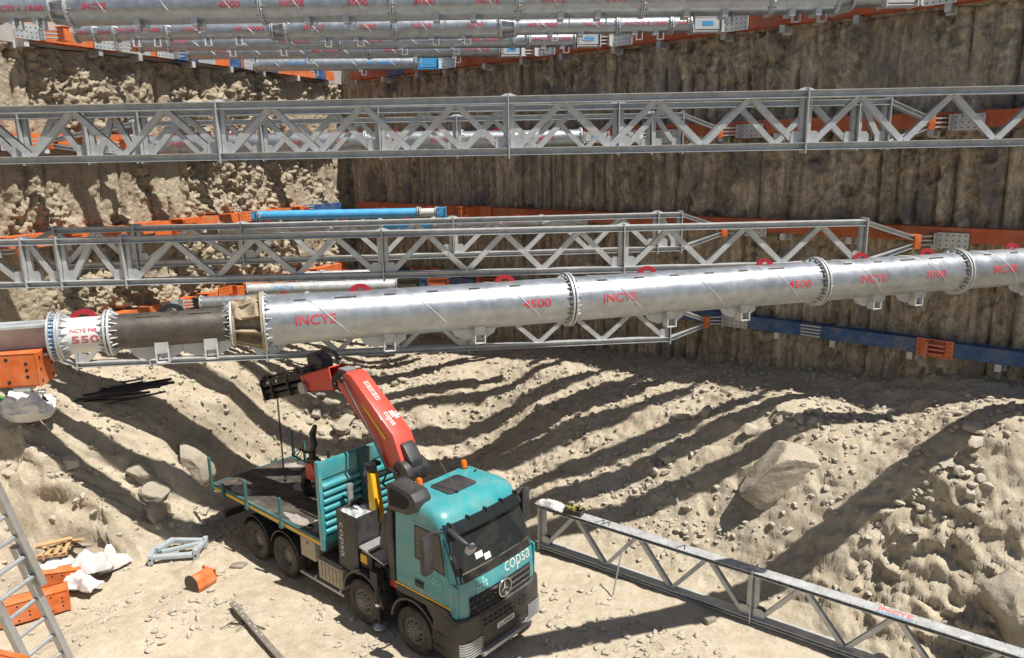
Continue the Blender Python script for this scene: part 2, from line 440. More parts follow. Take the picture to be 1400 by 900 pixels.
for s, z in [(0, 2.6), (5, 2.6), (9, 3.0), (13, 3.4)]: csd(s, 0, z)
csd(5, 3, 2.1); csd(9, 2.5, 2.7); csd(13, 2.2, 3.0); csd(10, 4.5, 1.8); csd(14, 5.6, .8)
_cp = np.array(_cp)
def _tps(r): return np.where(r > 1e-6, r * r * np.log(r + 1e-9), 0)
_n = len(_cp)
_K = _tps(np.hypot(_cp[:, None, 0] - _cp[None, :, 0], _cp[:, None, 1] - _cp[None, :, 1])) + np.eye(_n) * 0.05
_P = np.c_[np.ones(_n), _cp[:, :2]]
_A = np.zeros((_n + 3, _n + 3)); _A[:_n, :_n] = _K; _A[:_n, _n:] = _P; _A[_n:, :_n] = _P.T
_w = np.linalg.solve(_A, np.r_[_cp[:, 2], 0, 0, 0])
def base_z(x, y):
    x = np.asarray(x, float); y = np.asarray(y, float); o = np.zeros(x.shape)
    for i in range(_n): o += _w[i] * _tps(np.hypot(x - _cp[i, 0], y - _cp[i, 1]))
    return o + _w[_n] + _w[_n + 1] * x + _w[_n + 2] * y
GX0, GX1, GY0, GY1, GS = -16.0, 16.0, 9.0, 37.0, 0.05
gx = np.arange(GX0, GX1 + 1e-6, GS); gy = np.arange(GY0, GY1 + 1e-6, GS)
XX, YY = np.meshgrid(gx, gy, indexing='ij')
# smooth base evaluated on a coarse grid, then refined
cx = np.arange(GX0 - .5, GX1 + .6, 0.25); cy = np.arange(GY0 - .5, GY1 + .6, 0.25)
CXX, CYY = np.meshgrid(cx, cy, indexing='ij'); CZ = base_z(CXX, CYY)
def bil(Z, x0, y0, st, x, y):
    u = np.clip((np.asarray(x, float) - x0) / st, 0, Z.shape[0] - 1.001); v = np.clip((np.asarray(y, float) - y0) / st, 0, Z.shape[1] - 1.001)
    i = u.astype(int); j = v.astype(int); fu = u - i; fv = v - j
    return (Z[i, j] * (1 - fu) + Z[i + 1, j] * fu) * (1 - fv) + (Z[i, j + 1] * (1 - fu) + Z[i + 1, j + 1] * fu) * fv
ZB = bil(CZ, cx[0], cy[0], 0.25, XX, YY)
_ct, _st = math.cos(R(-41.521)), math.sin(R(-41.521))
_lx = (XX + 0.286) * _ct + (YY - 14.387) * _st; _ly = -(XX + 0.286) * _st + (YY - 14.387) * _ct
_dist = np.hypot(np.maximum(0, np.maximum(-9.8 - _lx, _lx - .3)), np.maximum(0, np.abs(_ly) - 1.35))
ZB = np.minimum(ZB, np.maximum(0, _dist - .15) * 1.15)
_fr = at_z(247, 757, .05)
ZB = np.minimum(ZB, np.maximum(0, np.hypot(XX - _fr.x, YY - _fr.y) - .85) * 1.3)
ZB = np.maximum(ZB, -0.02)
gxx, gyy = np.gradient(ZB, GS)
slope = np.clip(np.hypot(gxx, gyy) / 0.5, 0, 1)
up = np.clip(ZB / 0.5, 0, 1)
rough = 0.12 + 0.88 * np.maximum(slope * up, 0.35 * up)
XS = XX + .62 * ZB; YS = YY + .80 * ZB      # sample the noise roughly along the slopes, so it is not stretched on them
wx = XS + 0.5 * fbm(XS * .8, YS * .8, 4, 5); wy = YS + 0.5 * fbm(XS * .8, YS * .8, 4, 8)
d1, v1, e1 = vor(wx * 0.9, wy * 0.9, 3)
d2, v2, e2 = vor(wx * 2.3, wy * 2.3, 9)
d3, v3, e3 = vor(wx * 5.5, wy * 5.5, 19)
d4, v4, e4 = vor(XS * 11 + .4 * v2, YS * 11, 29)
clod = np.clip(.25 + 2.2 * fbm(XS * .45, YS * .45, 3, 41), 0, 1)      # patches of clods and of raked sand
dome3 = np.clip(1 - d3 * 1.6, 0, 1) * (v3 > .35); dome4 = np.clip(1 - d4 * 1.7, 0, 1) * (v4 > .5)
ridged = .5 - np.abs(fbm(XS * 1.5, YS * 1.5, 5, 51, .55))
ZN = (0.30 * fbm(XS * .5, YS * .5, 6, 1, 0.5) + 0.22 * (v1 - .5) * np.clip(e1 * 4, 0, 1) + 0.11 * (v2 - .5) * np.clip(e2 * 3, 0, 1) * (.4 + clod)
      + 0.12 * (ridged - .3) + 0.06 * (v3 - .5) * np.clip(e3 * 4, 0, 1) * clod + 0.06 * fbm(XS * 3.3, YS * 3.3, 5, 2, 0.62)) * rough
_sR = (XX - C0.x) * RD.x + (YY - C0.y) * RD.y; _dR = (XX - C0.x) * RN.x + (YY - C0.y) * RN.y
mR = np.exp(-((_sR - 26.2) / 2.1) ** 2 - ((_dR - 4.7) / 1.0) ** 2)           # rough rocky face, lower right
mL = np.exp(-((XX + 10.2) / 2.2) ** 2 - ((YY - 18.2) / 1.1) ** 2) * (ZB > .15)  # dug face of the left bank
dA, vA, eA = vor(wx * 1.5 + .3 * fbm(XS * 3, YS * 3, 3, 61), wy * 1.5, 43)
dB_, vB, eB = vor(wx * 4.2 + .25 * fbm(XS * 6, YS * 6, 3, 63), wy * 4.2, 47)
crag = .55 * (vA - .45) * np.clip(eA * 4, 0, 1) + .22 * (vB - .5) * np.clip(eB * 4, 0, 1) + .14 * fbm(XS * 4, YS * 4, 5, 65, .65)
pits_ = np.clip(fbm(wx * 1.7, wy * 1.7, 5, 71, .55) - .20, 0, .25) + .6 * np.clip(fbm(wx * 4.3, wy * 4.3, 4, 73, .6) - .24, 0, .2)
ZN = .52 * ZN + (mR * .75 + mL * .6 + .10 * rough) * crag - .45 * pits_ * rough * (.35 + mR + mL)
ZN = ZN - .018 * np.exp(-((np.abs(_ly) - 1.05) / .17) ** 2) * (_lx > .3) * (_lx < 9) * (ZB < .1) * (1 + .5 * np.sign(np.sin(_lx * 42)))
DD = ZN + (0.035 * dome3 * v3 + .03 * dome4) * clod * (.25 + .75 * rough) + 0.035 * fbm(XS * 2.2, YS * 2.2, 5, 4, 0.55) + 0.024 * (.4 + .6 * rough) * fbm(XS * 8, YS * 8, 3, 14, 0.65)
_nz = 1 / np.sqrt(1 + gxx ** 2 + gyy ** 2)
PX, PY, PZ = XX - gxx * _nz * DD, YY - gyy * _nz * DD, ZB + _nz * DD      # displaced along the slope normal
ZZ = ZB + DD / np.maximum(_nz, .6)
def gz(x, y): return float(bil(ZZ, GX0, GY0, GS, np.array([x]), np.array([y]))[0])

def px_ground(px, py):
    r = pray(px, py); t = 6.0
    while t < 60:
        p = Vector((0, 0, CAM_H)) + r * t
        if GX0 < p.x < GX1 and GY0 < p.y < GY1 and p.z < gz(p.x, p.y): break
        t += .04
    return Vector((0, 0, CAM_H)) + r * t
def grid_mesh(name, P, m):
    nu, nv = P.shape[:2]
    me = bpy.data.meshes.new(name)
    idx = np.arange(nu * nv).reshape(nu, nv)
    f = np.stack([idx[:-1, :-1], idx[1:, :-1], idx[1:, 1:], idx[:-1, 1:]], -1).reshape(-1, 4)
    me.vertices.add(nu * nv); me.vertices.foreach_set('co', P.reshape(-1).astype(np.float32))
    me.loops.add(f.size); me.loops.foreach_set('vertex_index', f.reshape(-1).astype(np.int32))
    me.polygons.add(len(f)); me.polygons.foreach_set('loop_start', np.arange(0, f.size, 4, dtype=np.int32))
    me.update(calc_edges=True); me.validate(); me.shade_smooth()
    me.materials.append(m)
    o = bpy.data.objects.new(name, me); col.objects.link(o)
    return o
# pit floor and slopes: the fine sheet
tag(grid_mesh('excavated_ground', np.stack([PX, PY, PZ], -1), DIRT), 'pale sandy dug ground with rubble slopes and shadow stripes', kind='structure')
# floor around it (out to both sides and behind the camera)
b = MB()
zed = -0.01
for (x0, x1, y0, y1) in [(-45, 45, -30, 9.0), (-45, -16, 9.0, 37), (16, 45, 9.0, 37)]:
    b.add([(x0, y0, zed), (x1, y0, zed), (x1, y1, zed), (x0, y1, zed)], [(0, 1, 2, 3)])
tag(b.build('pit_floor', DIRT), 'flat floor of the pit around the dug slopes', kind='structure')
# street level ground outside the pit, reaching the horizon
b = MB()
far = 900.0
def P3(v, z): return (v.x, v.y, z)
rEnd = C0 + RD * 60; lEnd = C0 + LD * 60
ro = -RN * far; lo = -LN * far
zt = 14.0
cR = C0 - RN * 0.3; cL = C0 - LN * 0.3
apex = C0 + (-(RN + LN)).normalized() * 1.6
b.add([P3(apex, zt), P3(rEnd - RN * 1.1, zt), P3(rEnd + ro, zt), P3(C0 - (RN + LN).normalized() * far * 1.6, zt)], [(0, 1, 2, 3)])
b.add([P3(apex, zt), P3(lEnd - LN * 1.1, zt), P3(lEnd + lo, zt), P3(C0 - (RN + LN).normalized() * far * 1.6, zt)], [(0, 3, 2, 1)])
tag(b.build('street_ground', DIRT), 'flat ground outside the pit', kind='structure')

# ------------------------------------------------------------ retaining walls
def wall(name, label, D, Nn, s0, s1, z0, z1, m, amp, step, lumpy, seed, pit):
    s = np.arange(s0, s1 + 1e-6, step); z = np.arange(z0, z1 + 1e-6, step)
    S, Z = np.meshgrid(s, z, indexing='ij')
    ph = (S + 0.18 * fbm(S * .5, Z * .15, 2, seed)) / pit
    k = np.floor(ph); fr = ph - k - .5
    hs = _perm[(k.astype(int) * 7 + seed) % 256, 5]
    # bored piles: convex columns, some buried in soil, some gaps left as dark slots
    colm = np.sqrt(np.clip(0.25 - fr * fr, 0, 1)) * 2 * 0.10
    bury = fbm(S * .9, Z * .45, 4, seed + 2)
    soil = 0.06 + 0.10 * bury + amp * 0.6 * fbm(S * 2.2, Z * 1.7, 5, seed + 4, .6)
    a1, b1, c1 = vor(S * 2.4 + .4 * fbm(S, Z, 3, 3), Z * 2.2, seed + 1); a2, b2, c2 = vor(S * 5.5, Z * 5.0, seed + 6)
    lump = lumpy * ((b1 - .4) * np.clip(c1 * 4, 0, 1) * 0.28 + (b2 - .5) * np.clip(c2 * 4, 0, 1) * 0.26)
    mask = np.clip(0.5 + 3 * (bury + .12 * (hs - .3)), 0, 1)
    d = colm * (1 - mask * .6) + (soil + lump) * mask
    slot = np.exp(-((np.abs(fr) - .5) / .10) ** 2) * (_perm[(k.astype(int) * 5 + 3 + seed) % 256, 9] > .45) * np.clip(.5 - 4 * fbm(S * .8, Z * .5, 3, seed + 9), 0, 1)
    d = d - slot * 0.26
    if lumpy > .5:  # broken columns of blocky spoil standing between the piles
        d = d + 0.25 * np.clip(fbm(S * .8, Z * .35, 3, seed + 12), -.35, .5)
    a3, b3, c3 = vor(S * 11 + .5 * b2, Z * 10, seed + 8)
    d = d + (0.03 + .05 * lumpy * mask) * fbm(S * 7, Z * 6, 5, seed + 7, .7) + .15 * lumpy * mask * (b3 - .5) * np.clip(c3 * 5, 0, 1) + .035 * lumpy * mask * fbm(S * 19, Z * 17, 3, seed + 17, .7)
    pits = np.clip(fbm(S * 3.1, Z * 2.3, 4, seed + 15) - .16, 0, .3); d = d - pits * .6 * np.clip(mask + .3, 0, 1)
    d = d - 0.48
    P = np.stack([C0.x + D.x * S + Nn.x * d, C0.y + D.y * S + Nn.y * d, Z], -1)
    o = grid_mesh(name, P, m)
    return tag(o, label, 'wall')
wall('pile_wall', 'brown shaded soil and pile retaining wall on the right side of the pit', RD, RN, -.9, 29, 1.2, WALL_TOP, CUTSOIL, 0.16, 0.045, 0.28, 3, .46)
wall('pile_wall', 'rough lumpy sunlit retaining wall on the left side of the pit', LD, LN, -.9, 19, 1.5, WALL_TOP, CUTPALE, 0.26, 0.036, 0.9, 21, .62)
# plain far ends of the same walls, outside the picture
b = MB()
for D, a in ((RD, 28.9), (LD, 18.9)):
    p, q = C0 + D * a - (RN if D is RD else LN) * .4, C0 + D * 60 - (RN if D is RD else LN) * .4
    b.add([(p.x, p.y, -.5), (q.x, q.y, -.5), (q.x, q.y, 14), (p.x, p.y, 14)], [(0, 1, 2, 3)])
tag(b.build('far_pit_side', CUTSOIL), 'plain continuation of the pit sides', kind='structure')
# capping beams on top of both walls
def capping(D, Nn, L, label, m, h):
    b = MB(); n = int(L / .4)
    prof = [(-1.2, WALL_TOP), (-0.34, WALL_TOP), (-0.33, WALL_TOP + h), (-1.2, WALL_TOP + h)]
    def fn(i, t):
        p = C0 + D * i; return [(p.x + Nn.x * (u + .02 * math.sin(i * 5.1 + t)), p.y + Nn.y * u, v) for u, v in prof]
    rows = [fn(-1.6 + k * (L + 1.6) / n, k) for k in range(n + 1)]
    vs = [v for r_ in rows for v in r_]; fs = []
    for k in range(n):
        for j in range(4): fs.append((k * 4 + j, k * 4 + (j + 1) % 4, k * 4 + 4 + (j + 1) % 4, k * 4 + 4 + j))
    b.add(vs, fs)
    tag(b.build('capping_beam', m), label, 'capping beam')
capping(RD, RN, 60, 'soil stained concrete capping beam along the top of the right wall', CUTSOIL, 0.6)
capping(LD, LN, 60, 'grey concrete capping beam along the top of the left wall', CONC, 0.9)
# ------------------------------------------------------------ waling beams along the walls
def wale(label, side, lev, s0, s1, pieces, group, z=None):
    D, Nn = (RD, RN) if side == 'R' else (LD, LN)
    sg = -1 if side == 'R' else 1
    z = LEV[lev] if z is None else z
    p = C0 + D * s0 - Nn * 0.16
    t = thing('waling_beam', label, 'waling beam', (p.x, p.y, z), math.atan2(D.y, D.x), group)
    for a, c, m in pieces:
        a -= s0; c -= s0
        b = MB()
        for y, th in ((.165 * sg, .025), (-.165 * sg, .025)): b.bb(a + .004, c - .004, y - th / 2, y + th / 2, -.18, .18)
        b.bb(a + .004, c - .004, -.15, .15, -.012, .012)
        b.bb(a + .004, c - .004, -.152, .152, .150, .168)
        n = max(1, int((c - a) / 0.9))
        for k in range(n + 1):
            x = a + .02 + (c - a - .04) * k / n
            b.bb(x - .008, x + .008, -.15, .15, -.17, .145)
        o = b.build('beam_segment', m, t)
        if c - a > 2:
            b = MB()
            for k in range(4):
                b.bb(c - .28, c + .28, sg * .182, sg * .205, -.15 + k * .09, -.11 + k * .09)
            b.build('splice_plate', GALV_TRUSS if m is BLUE else m, o)
    n = int((s1 - s0) / 1.9)
    for k in range(n + 1):
        x = .5 + k * 1.9 + random.uniform(-.25, .25)
        b = MB(); b.bb(x - .07, x + .07, -.16, .2, -.37, -.183) if sg > 0 else b.bb(x - .07, x + .07, -.2, .16, -.37, -.183)
        b.bb(x - .12, x + .12, -sg * .5, -sg * .155, -.40, -.22)
        b.build('wall_bracket', PALE if k % 3 == 1 else GALV_TRUSS, t)
    return t
wg = 'waling beams on the pit walls'
wale('rusty orange waling beam, topmost on the right wall', 'R', 1, .6, 28,
     [(.6, 3, RUSTY), (3, 4.2, BLUE), (4.2, 8, RUSTY), (8, 14, RUSTY), (14, 20, RUSTY), (20, 28, RUSTY)], wg)
wale('orange waling beam with blue and grey pieces, topmost on the left wall', 'L', 1, .6, 14.6,
     [(.6, 1.2, ORANGE), (1.2, 1.9, BLUE), (1.9, 3.4, ORANGE), (3.4, 4.3, ORANGE), (4.3, 5, BLUE), (5, 6.3, ORANGE), (6.3, 6.9, BLUE), (6.9, 7.6, ORANGE), (7.6, 8.4, GALV_TRUSS), (8.4, 9.3, BLUE), (9.3, 10.4, ORANGE), (10.4, 11.5, GALV_TRUSS), (11.5, 12.2, ORANGE), (12.2, 14.6, ORANGE)], wg)
wale('faded red orange waling beam at the upper truss level of the right wall', 'R', 2, .6, 29,
     [(.6, 6, RUSTY), (6, 12, RUSTY), (12, 18, RUSTY), (18, 24, RUSTY), (24, 29, RUSTY)], wg)
wale('orange waling beam behind the upper truss on the left wall', 'L', 2, .6, 19,
     [(.6, 6, ORANGE), (6, 11.5, ORANGE), (11.5, 17, ORANGE), (17, 19, ORANGE)], wg)
wale('orange waling beam at the lower truss level of the right wall', 'R', 3, .6, 29,
     [(.6, 5, RUSTY), (5, 11, RUSTY), (11, 17, RUSTY), (17, 23, RUSTY), (23, 29, RUSTY)], wg)
wale('orange waling beam at the lower truss level of the left wall', 'L', 3, .6, 19,
     [(.6, 3, BLUE), (3, 6.5, ORANGE), (6.5, 10, ORANGE), (10, 14, ORANGE), (14, 19, ORANGE)], wg)
wale('dark blue waling beam, lowest on the right wall', 'R', 4, .6, 29,
     [(.6, 6, BLUE), (6, 14.5, BLUE), (14.5, 21.2, BLUE), (21.2, 29, BLUE)], wg)
wale('bright orange waling beam, lowest on the left wall above the rubble', 'L', 4, .6, 13.2,
     [(.6, 4, ORANGE), (4, 8.2, ORANGE), (8.2, 10.6, ORANGE), (10.6, 13.2, ORANGE)], wg, z=5.5)
def hole_plate(b, h, x0, x1, y, z0, z1, nx, nz, sg, th=.03):
    b.bb(x0, x1, y - th / 2, y + th / 2, z0, z1)
    for i in range(nx):
        for k in range(nz):
            x = x0 + (i + .5) * (x1 - x0) / nx; z = z0 + (k + .5) * (z1 - z0) / nz
            h.cyl((x, y + sg * (th / 2), z), (x, y + sg * (th / 2 + .004), z), .018, 8)
def mount(root, side, tipw, plate_m, block_m, block=True):
    """thrust plate on the waling beam beside the strut tip, three fork bars and an end block"""
    D, Nn = (RD, RN) if side == 'R' else (LD, LN)
    tip = Vector((tipw.x, tipw.y)); s = (tip - C0).dot(D); z = tipw.z
    loc = toloc(root)
    ang = math.atan2(D.y, D.x) - root.rotation_euler.z
    sg = -1 if side == 'R' else 1
    o0 = C0 + D * s + Nn * 0.025
    M = Matrix.Translation(loc((o0.x, o0.y, z))) @ Matrix.Rotation(ang, 4, 'Z')
    def put(b): b.v = [tuple(M @ Vector(v)) for v in b.v]; return b
    b, h = MB(), MB(); hole_plate(b, h, .30, .98, sg * .035, -.19, .19, 5, 3, sg)
    for k in (-1, 1): b.bb(.26, .31, sg * .0, sg * .26, k * .17 - .015, k * .17 + .015)
    b.bb(.27, .30, sg * .0, sg * .26, -.18, .18)
    pl = put(b).build('thrust_plate', plate_m, root); put(h).build('bolt_holes', HOLE, pl)
    for k in (-1, 0, 1):
        b = MB(); b.beam((.28, sg * .10, k * .1), (-.08, sg * .44, k * .1), .11, .036); b.bb(.12, .30, sg * .03, sg * .14, k * .1 - .018, k * .1 + .018); put(b).build('fork_bar', plate_m, root)
    if block:
        b = MB(); b.bb(-.18, -.0, sg * .36, sg * .64, -.17, .17)
        for k in (-1, 1): b.bb(-.21, .03, sg * .34, sg * .66, k * .175 - .012, k * .175 + .012)
        put(b).build('end_block', block_m, root, bev=.008)

def wall_hit(P, u, side, off=0.58):
    D, Nn = (RD, RN) if side == 'R' else (LD, LN)
    t = (off - (Vector((P.x, P.y)) - C0).dot(Nn)) / Vector((u.x, u.y)).dot(Nn)
    return P + u * t
def px_t(P, u, px):
    lo, hi = -40, 40
    for _ in range(50):
        m = (lo + hi) / 2; q = P + u * m - Vector((0, 0, CAM_H)); d = q.dot(fwd)
        x = 700 + F_PX * q.dot(rc) / max(d, .1) if d > .1 else (1e5 if m > 0 else -1e5)
        if x < px: lo = m
        else: hi = m
    return (lo + hi) / 2

# orange fork clamp bolted on the blue beam
def clamp_on(side, s, z, label):
    D, Nn = (RD, RN) if side == 'R' else (LD, LN)
    p = C0 + D * s + Nn * .025; sg = -1 if side == 'R' else 1
    t = thing('fork_clamp', label, 'clamp', (p.x, p.y, z), math.atan2(D.y, D.x))
    b, h = MB(), MB(); hole_plate(b, h, -.42, .42, sg * .03, -.23, .23, 6, 4, sg); pl = b.build('clamp_plate', ORANGE, t); h.build('bolt_holes', HOLE, pl)
    b = MB(); b.bb(-.16, -.12, sg * .046, sg * .30, -.24, .20); b.build('upright_fin', mat('pinkish_red_paint', (.62, .2, .13), .6, 0, .1, 5), t)
    for k in (-1, 0, 1):
        b = MB(); b.bb(-.12, .24, sg * .046, sg * .2, k * .11 - .02, k * .11 + .02); b.build('fork_bar', MATS['pinkish_red_paint'], t)
clamp_on('R', 24.35, LEV[4], 'orange perforated fork clamp on the dark blue waling beam at the right')
# ------------------------------------------------------------ pipe struts
def wrap_text(seg, s, tc, w, h, r, phi, m, name='lettering'):
    phi = phi + {'INCYE P48': .30, '550': -.20}.get(s, 0) * (r < .3 and h < .115)
    vs, fs = text2d(s, w, h, 0.012, 5)
    b = MB(); pts = []
    for u, v in vs:
        a = phi + v / r; pts.append((tc + u, -(r + .004) * math.cos(a), (r + .004) * math.sin(a)))
    b.add(pts, fs); return b.build(name, m, seg)
def saddle(root, t, r, big):
    b = MB(); w = .34 if big else .12
    if big:
        pts = [(-w, 0), (w, 0), (w, -.10), (w * .55, -.19), (w * .1, -.16), (-w * .3, -.19), (-w * .8, -.12)]
        b.prism(pts, lambda u, v, k: (t + u, k, -r * .86 + v), -.10, -.085)
        b.bb(t + .0, t + .17, -.2, .1, -r - .06, -r * .6)
    else:
        b.bb(t - .12, t + .02, -r * .75, r * .5, -r - .06, -r * .45)
    o = b.build('saddle_bracket', GALV_TRUSS, root)
    b = MB(); x = t + .085 if big else t + .07
    hw = .075 if big else .08
    z1 = -r - .06
    for q in (-1, 1): b.bb(x + q * hw - .008, x + q * hw + .008, -.22, -.06, z1 - .13, z1 + .05)
    b.bb(x - hw, x + hw, -.22, -.06, z1 - .13, z1 - .115)
    b.build('hook_channel', PALE, o)
def pipe_strut(label, P, az, segs, phi=.1, near=False, group='steel pipe struts across the pit', cat='pipe strut', mounts=(), name='pipe_strut', nogear=False):
    """segs: (kind, px0, px1, diameter, material, [(text, px, width, height, material)])"""
    u = Vector((math.cos(R(az)), math.sin(R(az)), 0))
    T = [(k, px_t(P, u, a), px_t(P, u, c), d, m, tx) for k, a, c, d, m, tx in segs]
    t0 = T[0][1]
    root = thing(name, label, cat, P + u * t0, R(az), group)
    n = 40 if near else 22
    for kind, a, c, d, m, tx in T:
        a -= t0; c -= t0; r = 0 if isinstance(d, tuple) else d / 2
        if kind == 'pipe':
            b = MB(); b.cyl((a + .02, 0, 0), (c - .02, 0, 0), r, n); seg = b.build('pipe_segment', m, root, smooth=40)
            for (s, ppx, w, h, tm) in tx:
                wrap_text(seg, s, px_t(P, u, ppx) - t0, w, h, r, phi, tm)
            if near or c - a > 1.9:
                k = 0; x = a + .35
                while x < c - 1.0 and m in (GALV,):
                    pts = []
                    for i in range(15):
                        th = 1.75 - i / 14 * 2.9
                        pts.append((x + i / 14 * (1.0 if near else .75), -(r + .002) * math.cos(th), (r + .002) * math.sin(th)))
                    MB().tube(pts, .007 if near else .006, 5).build('weld_seam', GALV_TRUSS, seg, smooth=60)
                    x += 1.42; k += 1
            if near:
                gb = MB(); x = a + .5
                while x < c - .4:
                    L = random.choice((.16, .3, .16)); th = 1.03
                    gb.box((x, -(r + .004) * math.cos(th), (r + .004) * math.sin(th)), (L, .02, .018), Matrix.Rotation(-(th - PI / 2), 3, 'X'))
                    x += .62
                gb.build('grip_bars', OLDSTEEL, seg)
            if not nogear and c - a > .42:
                lug = REDLUG if m is not OLDSTEEL else DARKSTEEL
                for f in ((.3, .78) if c - a > 2 else (.5,)):
                    x = a + (c - a) * f; b = MB(); q = .13 if near else .10
                    b.prism([(math.cos(tt) * q * 1.25, math.sin(tt) * q * .95) for tt in np.linspace(0, PI, 9)] + [(math.cos(tt) * q * .6, math.sin(tt) * q * .5) for tt in np.linspace(PI, 0, 7)],
                            lambda uu, vv, ww: (x + uu, ww, r - .02 + vv), -.015, .015)
                    b.build('lifting_lug', lug, root)
                if c - a > 1.1:
                    for f in (.36, .66) if c - a > 2 else (.35, .75): saddle(root, a + (c - a) * f, r, near)
            # end flanges with stiffener fins
            for x, sx in ((a, 1), (c, -1)):
                b = MB(); ro = r + (.075 if near else .055); b.ring((x + sx * .014, 0, 0), (1, 0, 0), ro, r - .03, .026, n)
                nf = 16 if near else 10
                for i in range(nf):
                    th = 2 * PI * i / nf + .1; e = Vector((0, math.cos(th), math.sin(th)))
                    rot = Matrix.Rotation(th - PI / 2, 3, 'X')
                    b.prism([(0, 0), (.09, 0), (0, .055 if near else .045)], lambda uu, vv, ww, e=e, th=th, x=x, sx=sx: tuple(Vector((x + sx * (.03 + uu), 0, 0)) + e * (r - .003 + vv) + Vector((0, -math.sin(th), math.cos(th))) * ww), -.006, .006)
                    b.cyl(Vector((x - sx * .012, 0, 0)) + Vector((0, math.cos(th + .2), math.sin(th + .2))) * (r + .032), Vector((x + sx * .052, 0, 0)) + Vector((0, math.cos(th + .2), math.sin(th + .2))) * (r + .032), .014, 6)
                b.build('flange', GALV_TRUSS if m is not OLDSTEEL else PALE, root, smooth=30)
        elif kind == 'cone':
            d0, d1 = d; b = MB()
            b.cyl((a, 0, 0), (c, 0, 0), d0 / 2 * .72, n, d1 / 2 * .72)
            for i in range(10):
                th = 2 * PI * i / 10 + .2; e = Vector((0, math.cos(th), math.sin(th))); tg = Vector((0, -math.sin(th), math.cos(th)))
                q0, q1 = d0 / 2 + .05, d1 / 2 + .05
                vs = []
                for w in (-.009, .009):
                    for (x, rr) in ((a, d0 * .3), (a, q0), (c, q1), (c, d1 * .3)): vs.append(tuple(Vector((x, 0, 0)) + e * rr + tg * w))
                b.add(vs, [(0, 1, 2, 3), (7, 6, 5, 4), (0, 4, 5, 1), (1, 5, 6, 2), (2, 6, 7, 3), (3, 7, 4, 0)])
            for x, dd in ((a, d0), (c, d1)): b.ring((x, 0, 0), (1, 0, 0), dd / 2 + .07, dd / 2 * .6, .03, n)
            b.build('reducer_cone', m, root, smooth=30)
        elif kind == 'jack':
            b = MB(); q = r * .9
            for z in (-q, q): b.bb(a + .03, c - .03, -q, q, z - .02, z + .02)
            b.bb(a, a + .03, -q - .05, q + .05, -q - .05, q + .05); b.bb(c - .03, c, -q - .05, q + .05, -q - .05, q + .05)
            b.cyl((a, 0, 0), (c, 0, 0), q * .6, 16)
            jk = b.build('hydraulic_jack', m, root)
            b = MB(); b.bb(a + .06, c - .06, -q - .008, -q + .004, -q * .8, q * .8); bpl = b.build('side_plate', PALE if m is not SKYBLUE else SKYBLUE, jk)
            b = MB(); mid_ = (a + c) / 2; b.bb(mid_ - .16, mid_ + .16, -q - .012, -q - .008, -.06, .06); b.build('blue_sticker', SKYBLUE, bpl)
        elif kind == 'box':
            b = MB(); b.bb(a, c, -r, r, -r, -r + .03); b.bb(a, c, -r, r, r - .03, r); b.bb(a, c, -r * .8, r * .8, -r, r)
            b.bb(a, a + .03, -r - .03, r + .03, -r - .03, r + .03); b.bb(c - .03, c, -r - .03, r + .03, -r - .03, r + .03)
            b.build('beam_segment', m, root)
        elif kind == 'hbeam':
            b = MB(); b.bb(a, c, -r, r, r - .03, r); b.bb(a, c, -r, r, -r, -r + .03); b.bb(a, c, -.012, .012, -r, r)
            b.build('h_beam', m, root)
    for side, pm, bm_ in mounts:
        mount(root, side, wall_hit(P, u, side), pm, bm_)
    return root

def tx(s, px, w=.55, h=.14, m=REDMARK): return (s, px, w, h, m)
# foreground strut
PF = Vector((-3.459, 10.517, 8.053)); UF = Vector((math.cos(R(16.313)), math.sin(R(16.313)), 0))
fg = pipe_strut('big silver pipe strut crossing the foreground above the truck, brown at its left', PF, 16.313, [
    ('hbeam', -640, 68, .40, GALV_TRUSS, []),
    ('pipe', 72, 86, .50, PALE, []),
    ('pipe', 86, 150, .47, WHITE, [tx('INCYE P48', 120, .32, .05), tx('550', 122, .32, .10)]),
    ('pipe', 152, 319, .47, OLDSTEEL, []),
    ('cone', 321, 359, (.47, .69), DIRTY, []),
    ('pipe', 361, 774, .69, GALV, [tx('INCYE', 431), tx('4500', 725, .44, .125)]),
    ('pipe', 776, 1112, .69, GALV, [tx('INCYE', 836), tx('4500', 1076, .44, .125)]),
    ('pipe', 1114, 1304, .69, GALV, [tx('INCYE', 1175), tx('3000', 1259, .44, .125)]),
    ('pipe', 1306, 1540, .69, GALV, [tx('INCYE', 1352), tx('4500', 1500, .44, .125)]),
    ('pipe', 1542, 1700, .69, GALV, []),
], phi=.12, near=True)
b = MB(); _t = px_t(PF, UF, 77) - px_t(PF, UF, -640); b.ring((_t, 0, 0), (1, 0, 0), .262, .2, .05, 32)
b.build('blue_ring', SKYBLUE, fg, smooth=30)
# dry mud caught in the reducer
b = MB(); ta, tb = px_t(PF, UF, 321) - px_t(PF, UF, -640), px_t(PF, UF, 359) - px_t(PF, UF, -640)
def mudf(i, j):
    th = PI * (.12 + .80 * j); r_ = .29 + .05 * math.sin(9 * i + 5 * j) + .05 * i
    return (ta + (tb - ta) * i, -r_ * math.cos(th), r_ * math.sin(th) + .02 * math.sin(17 * i))
b.grid(mudf, 10, 20); b.build('dried_mud', DIRTY, fg, smooth=60)

